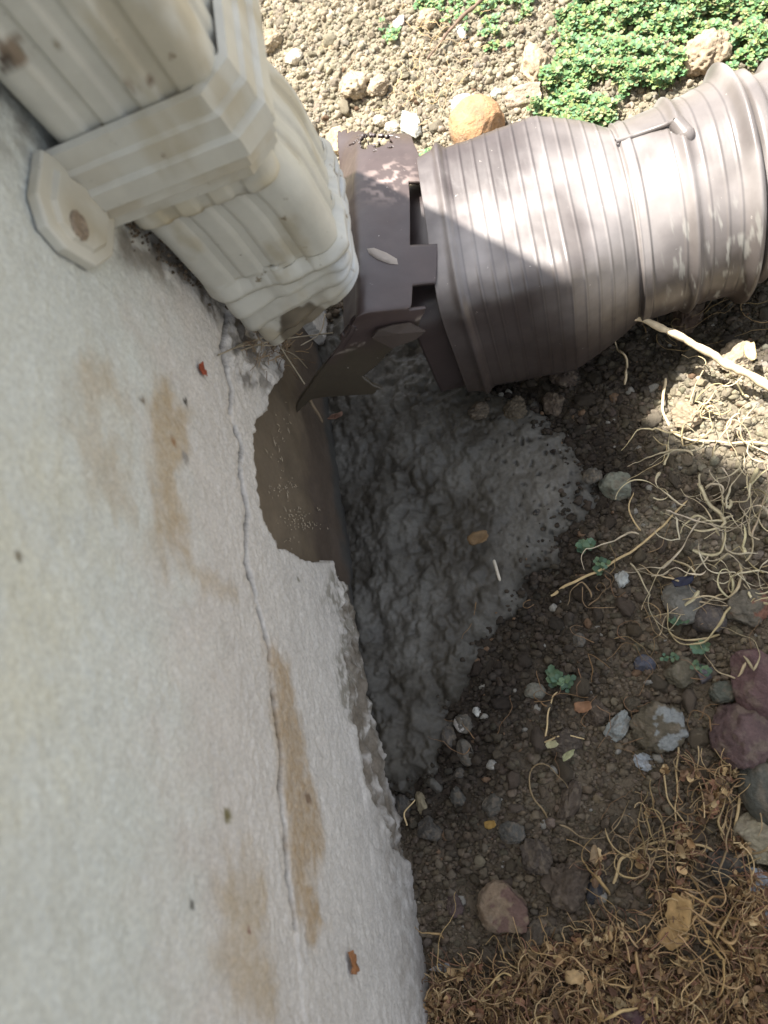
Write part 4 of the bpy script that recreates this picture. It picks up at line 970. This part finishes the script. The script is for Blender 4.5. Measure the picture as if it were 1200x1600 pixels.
def crumple(c, size, colr, bag, r):
    k = 4; u = np.linspace(-1, 1, k); U, Vv = np.meshgrid(u, u, indexing='ij')
    a, b2, c2 = r.uniform(0, 6.28), r.normal() * .7, r.normal() * .7
    sh_ = 1 - .35 * (np.abs(U * Vv)); x = U * sh_ * size * .5; y = Vv * sh_ * size * .33
    z = size * .22 * perlin(np.stack([U, Vv, U * 0 + r.uniform(0, 50)], -1).reshape(-1, 3), 1.1, 5).reshape(U.shape) * 2
    P = np.stack([x, y, z], -1).reshape(-1, 3) @ rotm(a, b2, c2).T + c
    bag.add(P, grid_faces(k, k), colr)
for i in ok[2300:5700]:
    crumple(np.array([xs[i], ys[i], gzz[i] + r7.uniform(.002, .013)]), r7.uniform(.0022, .0062), DC[r7.integers(0, 5)] * r7.uniform(.45, 1.3), b, r7)
o = link('dead_leaves', b.mesh('dead_leaves', True), M_leafd); tag(o, 'small crumpled dead leaves mixed through the brown stems', 'dead leaves', kind='stuff')

# ------------------------------------------------------------------ single leaves, scraps, twigs
def scrap(name, px, py, size, rgb, label, cat, plane='z', off=.006, seed=0, m=M_leafd, asp=.6, rot=0):
    r = np.random.default_rng(seed); k = 7; u = np.linspace(-1, 1, k); U, Vv = np.meshgrid(u, u, indexing='ij')
    sh_ = np.sqrt(np.clip(1 - .45 * U * U, 0, 1)) * np.sqrt(np.clip(1 - .45 * Vv * Vv, 0, 1)); x = U * sh_ * .5; y = Vv * sh_ * .5 * asp
    z = .14 * fbm(np.stack([U, Vv, U * 0 + seed], -1).reshape(-1, 3), 1.2, 3, seed).reshape(U.shape)
    P = np.stack([x, y, z], -1).reshape(-1, 3); P *= (1 + .25 * perlin(P, 6, seed))[:, None]; P = P @ np.array(Matrix.Rotation(rot, 3, 'Z')).T
    if plane == 'x': c = at(px, py, x=off); P = P[:, [2, 0, 1]]
    elif plane == 'z': c = at(px, py, z=off)
    size_m = size * np.linalg.norm(c - CAM) / F_PX
    o = link(name, mesh_np(name, P * size_m, grid_faces(k, k), True, lin(*rgb) * (1 + .2 * fbm(P, 5, 3, seed + 1))[:, None]), m); o.location = c
    md = o.modifiers.new('thickness', 'SOLIDIFY'); md.thickness = .0003
    return tag(o, label, cat)
scrap('dead_leaf', 747, 840, 44, (118, 96, 68), 'crumpled brown leaf lying on the wet concrete', 'leaf', off=.020, seed=1)
scrap('paint_chip', 318, 577, 30, (150, 76, 52), 'small red-orange chip stuck on the stucco wall', 'chip', plane='x', off=.0015, seed=2, asp=.75, rot=1.2)
scrap('dead_leaf', 553, 1504, 40, (150, 104, 68), 'brown leaf bit stuck low on the wall near the bottom', 'leaf', plane='x', off=.003, seed=3, asp=.6, rot=.3)
scrap('dead_leaf', 862, 1163, 24, (176, 170, 132), 'pale cream leaf scrap at the foot of the thin stem', 'leaf', off=.010, seed=4)
scrap('dead_leaf', 888, 1180, 30, (166, 166, 126), 'pale greenish leaf scrap right of the cream one', 'leaf', off=.010, seed=5, asp=.4, rot=.5)
scrap('dead_leaf', 910, 1105, 36, (140, 104, 76), 'little orange-brown leaf like a flat stone below the seedling', 'leaf', off=.009, seed=6)
scrap('dead_leaf', 766, 1288, 24, (150, 120, 64), 'dead yellow leaf scrap near the flat grey stone', 'leaf', off=.009, seed=7)
scrap('dead_leaf', 524, 650, 34, (120, 92, 76), 'curled rusty leaf under the mud-smeared collar', 'leaf', off=.030, seed=8, asp=.4)
scrap('dead_leaf', 1060, 1425, 60, (176, 144, 96), 'large crumpled tan leaf in the dead plants', 'leaf', off=.016, seed=9, asp=.7, rot=1.2)
scrap('dead_leaf', 1052, 1462, 50, (170, 138, 92), 'crumpled tan leaf just below the large one', 'leaf', off=.014, seed=10, asp=.7, rot=.4)
scrap('dead_leaf', 1172, 548, 40, (220, 200, 150), 'sunlit straw-coloured leaf below the long stick', 'leaf', off=.03, seed=11, asp=.5, rot=1.4)
scrap('dead_leaf', 928, 1335, 34, (150, 128, 98), 'narrow tan leaf left of the straw tuft', 'leaf', off=.010, seed=12, asp=.4, rot=1.2)
scrap('foil_scrap', 1066, 908, 42, (36, 38, 56), 'crinkled dark blue foil scrap above the smooth oval stone', 'foil scrap', off=.016, seed=13, asp=.45, m=M_conc)
scrap('dead_leaf', 898, 1526, 34, (190, 160, 116), 'pale tan leaf in the dead plants near the bottom', 'leaf', off=.016, seed=14, asp=.7)
rod('dry_twig', [(772, 876), (776, 890), (781, 908)], .0010, .0009, (176, 168, 152), 'short pale twig lying on the edge of the wet concrete', 'twig', zs=[.018, .018, .018], seed=701, wob=.0005, n=14)
rod('dry_twig', [(478, 606), (490, 636), (504, 660)], .0012, .0008, (128, 112, 92), 'pale bent twig hanging below the mud-smeared collar', 'twig', zs=[.085, .07, .055], seed=702, n=20)
rod('rootlet', [(596, 1468), (590, 1500), (584, 1525)], .0009, .0006, (66, 62, 58), 'dark rootlet on the foot of the wall near the bottom', 'rootlet', zs=[.036, .037, .036], seed=703, n=20)
rod('rootlet', [(578, 1522), (588, 1540), (596, 1556)], .0007, .0008, (168, 160, 150), 'pale rootlet on the foot of the wall near the bottom', 'rootlet', zs=[.038, .036, .035], seed=704, n=20)
# cobweb-like fibres and dirt between elbow and wall
b = Bag(); r8 = np.random.default_rng(88)
def fibre(pts, rad, rgb, n=14):
    V, F = tube_np(spline([at(q[0], q[1], x=q[2]) for q in pts], n), rad, 4); b.add(V, F, lin(*rgb))
for pts in [[(370, 540, .003), (410, 528, .006), (470, 505, .016), (512, 470, .03)], [(375, 548, .003), (430, 532, .010), (520, 520, .03)], [(430, 530, .008), (450, 560, .012), (476, 600, .014)], [(440, 545, .006), (462, 556, .010), (480, 575, .012)], [(340, 555, .002), (380, 540, .004), (425, 540, .008)], [(508, 490, .03), (500, 520, .03), (470, 540, .022)]]:
    fibre(pts, .0004, (160, 148, 126))
for _ in range(90):
    px, py = 425 + r8.normal() * 22, 548 + r8.normal() * 16; x_ = r8.uniform(.001, .012); a = r8.uniform(0, 6.28); l = r8.uniform(5, 22)
    fibre([(px, py, x_), (px + math.cos(a) * l * .5 + r8.normal() * 3, py + math.sin(a) * l * .5 + r8.normal() * 3, x_ + .001), (px + math.cos(a) * l, py + math.sin(a) * l, x_)], r8.uniform(.00012, .0003), (150, 128, 98) if r8.random() < .6 else (110, 88, 66), 6)
o = link('web_debris', b.mesh('web_debris', True), M_straw); tag(o, 'cobweb and dry fibres caught between elbow and wall', 'debris', kind='stuff')
b = Bag()
for _ in range(300):
    t = r8.uniform(0, 1); px = 200 + t * 250 + r8.normal() * 8; py = 350 + t * 190 + r8.normal() * 10
    if px < 195 or (px, py) == (0, 0): continue
    c = at(px, py, x=r8.uniform(.001, .004)); d = r8.uniform(.0005, .0017); V, F = ICO[1]
    V = V * (1 + .35 * fbm(V, 1.5, 2, _ % 9))[:, None] * d * .5 + c; b.add(V, F, lin(92, 80, 66) * r8.uniform(.7, 1.4))
o = link('wall_dirt', b.mesh('wall_dirt', True), M_crumb); tag(o, 'dark dirt crumbs lodged in the gap between downspout and wall', 'dirt', kind='stuff')
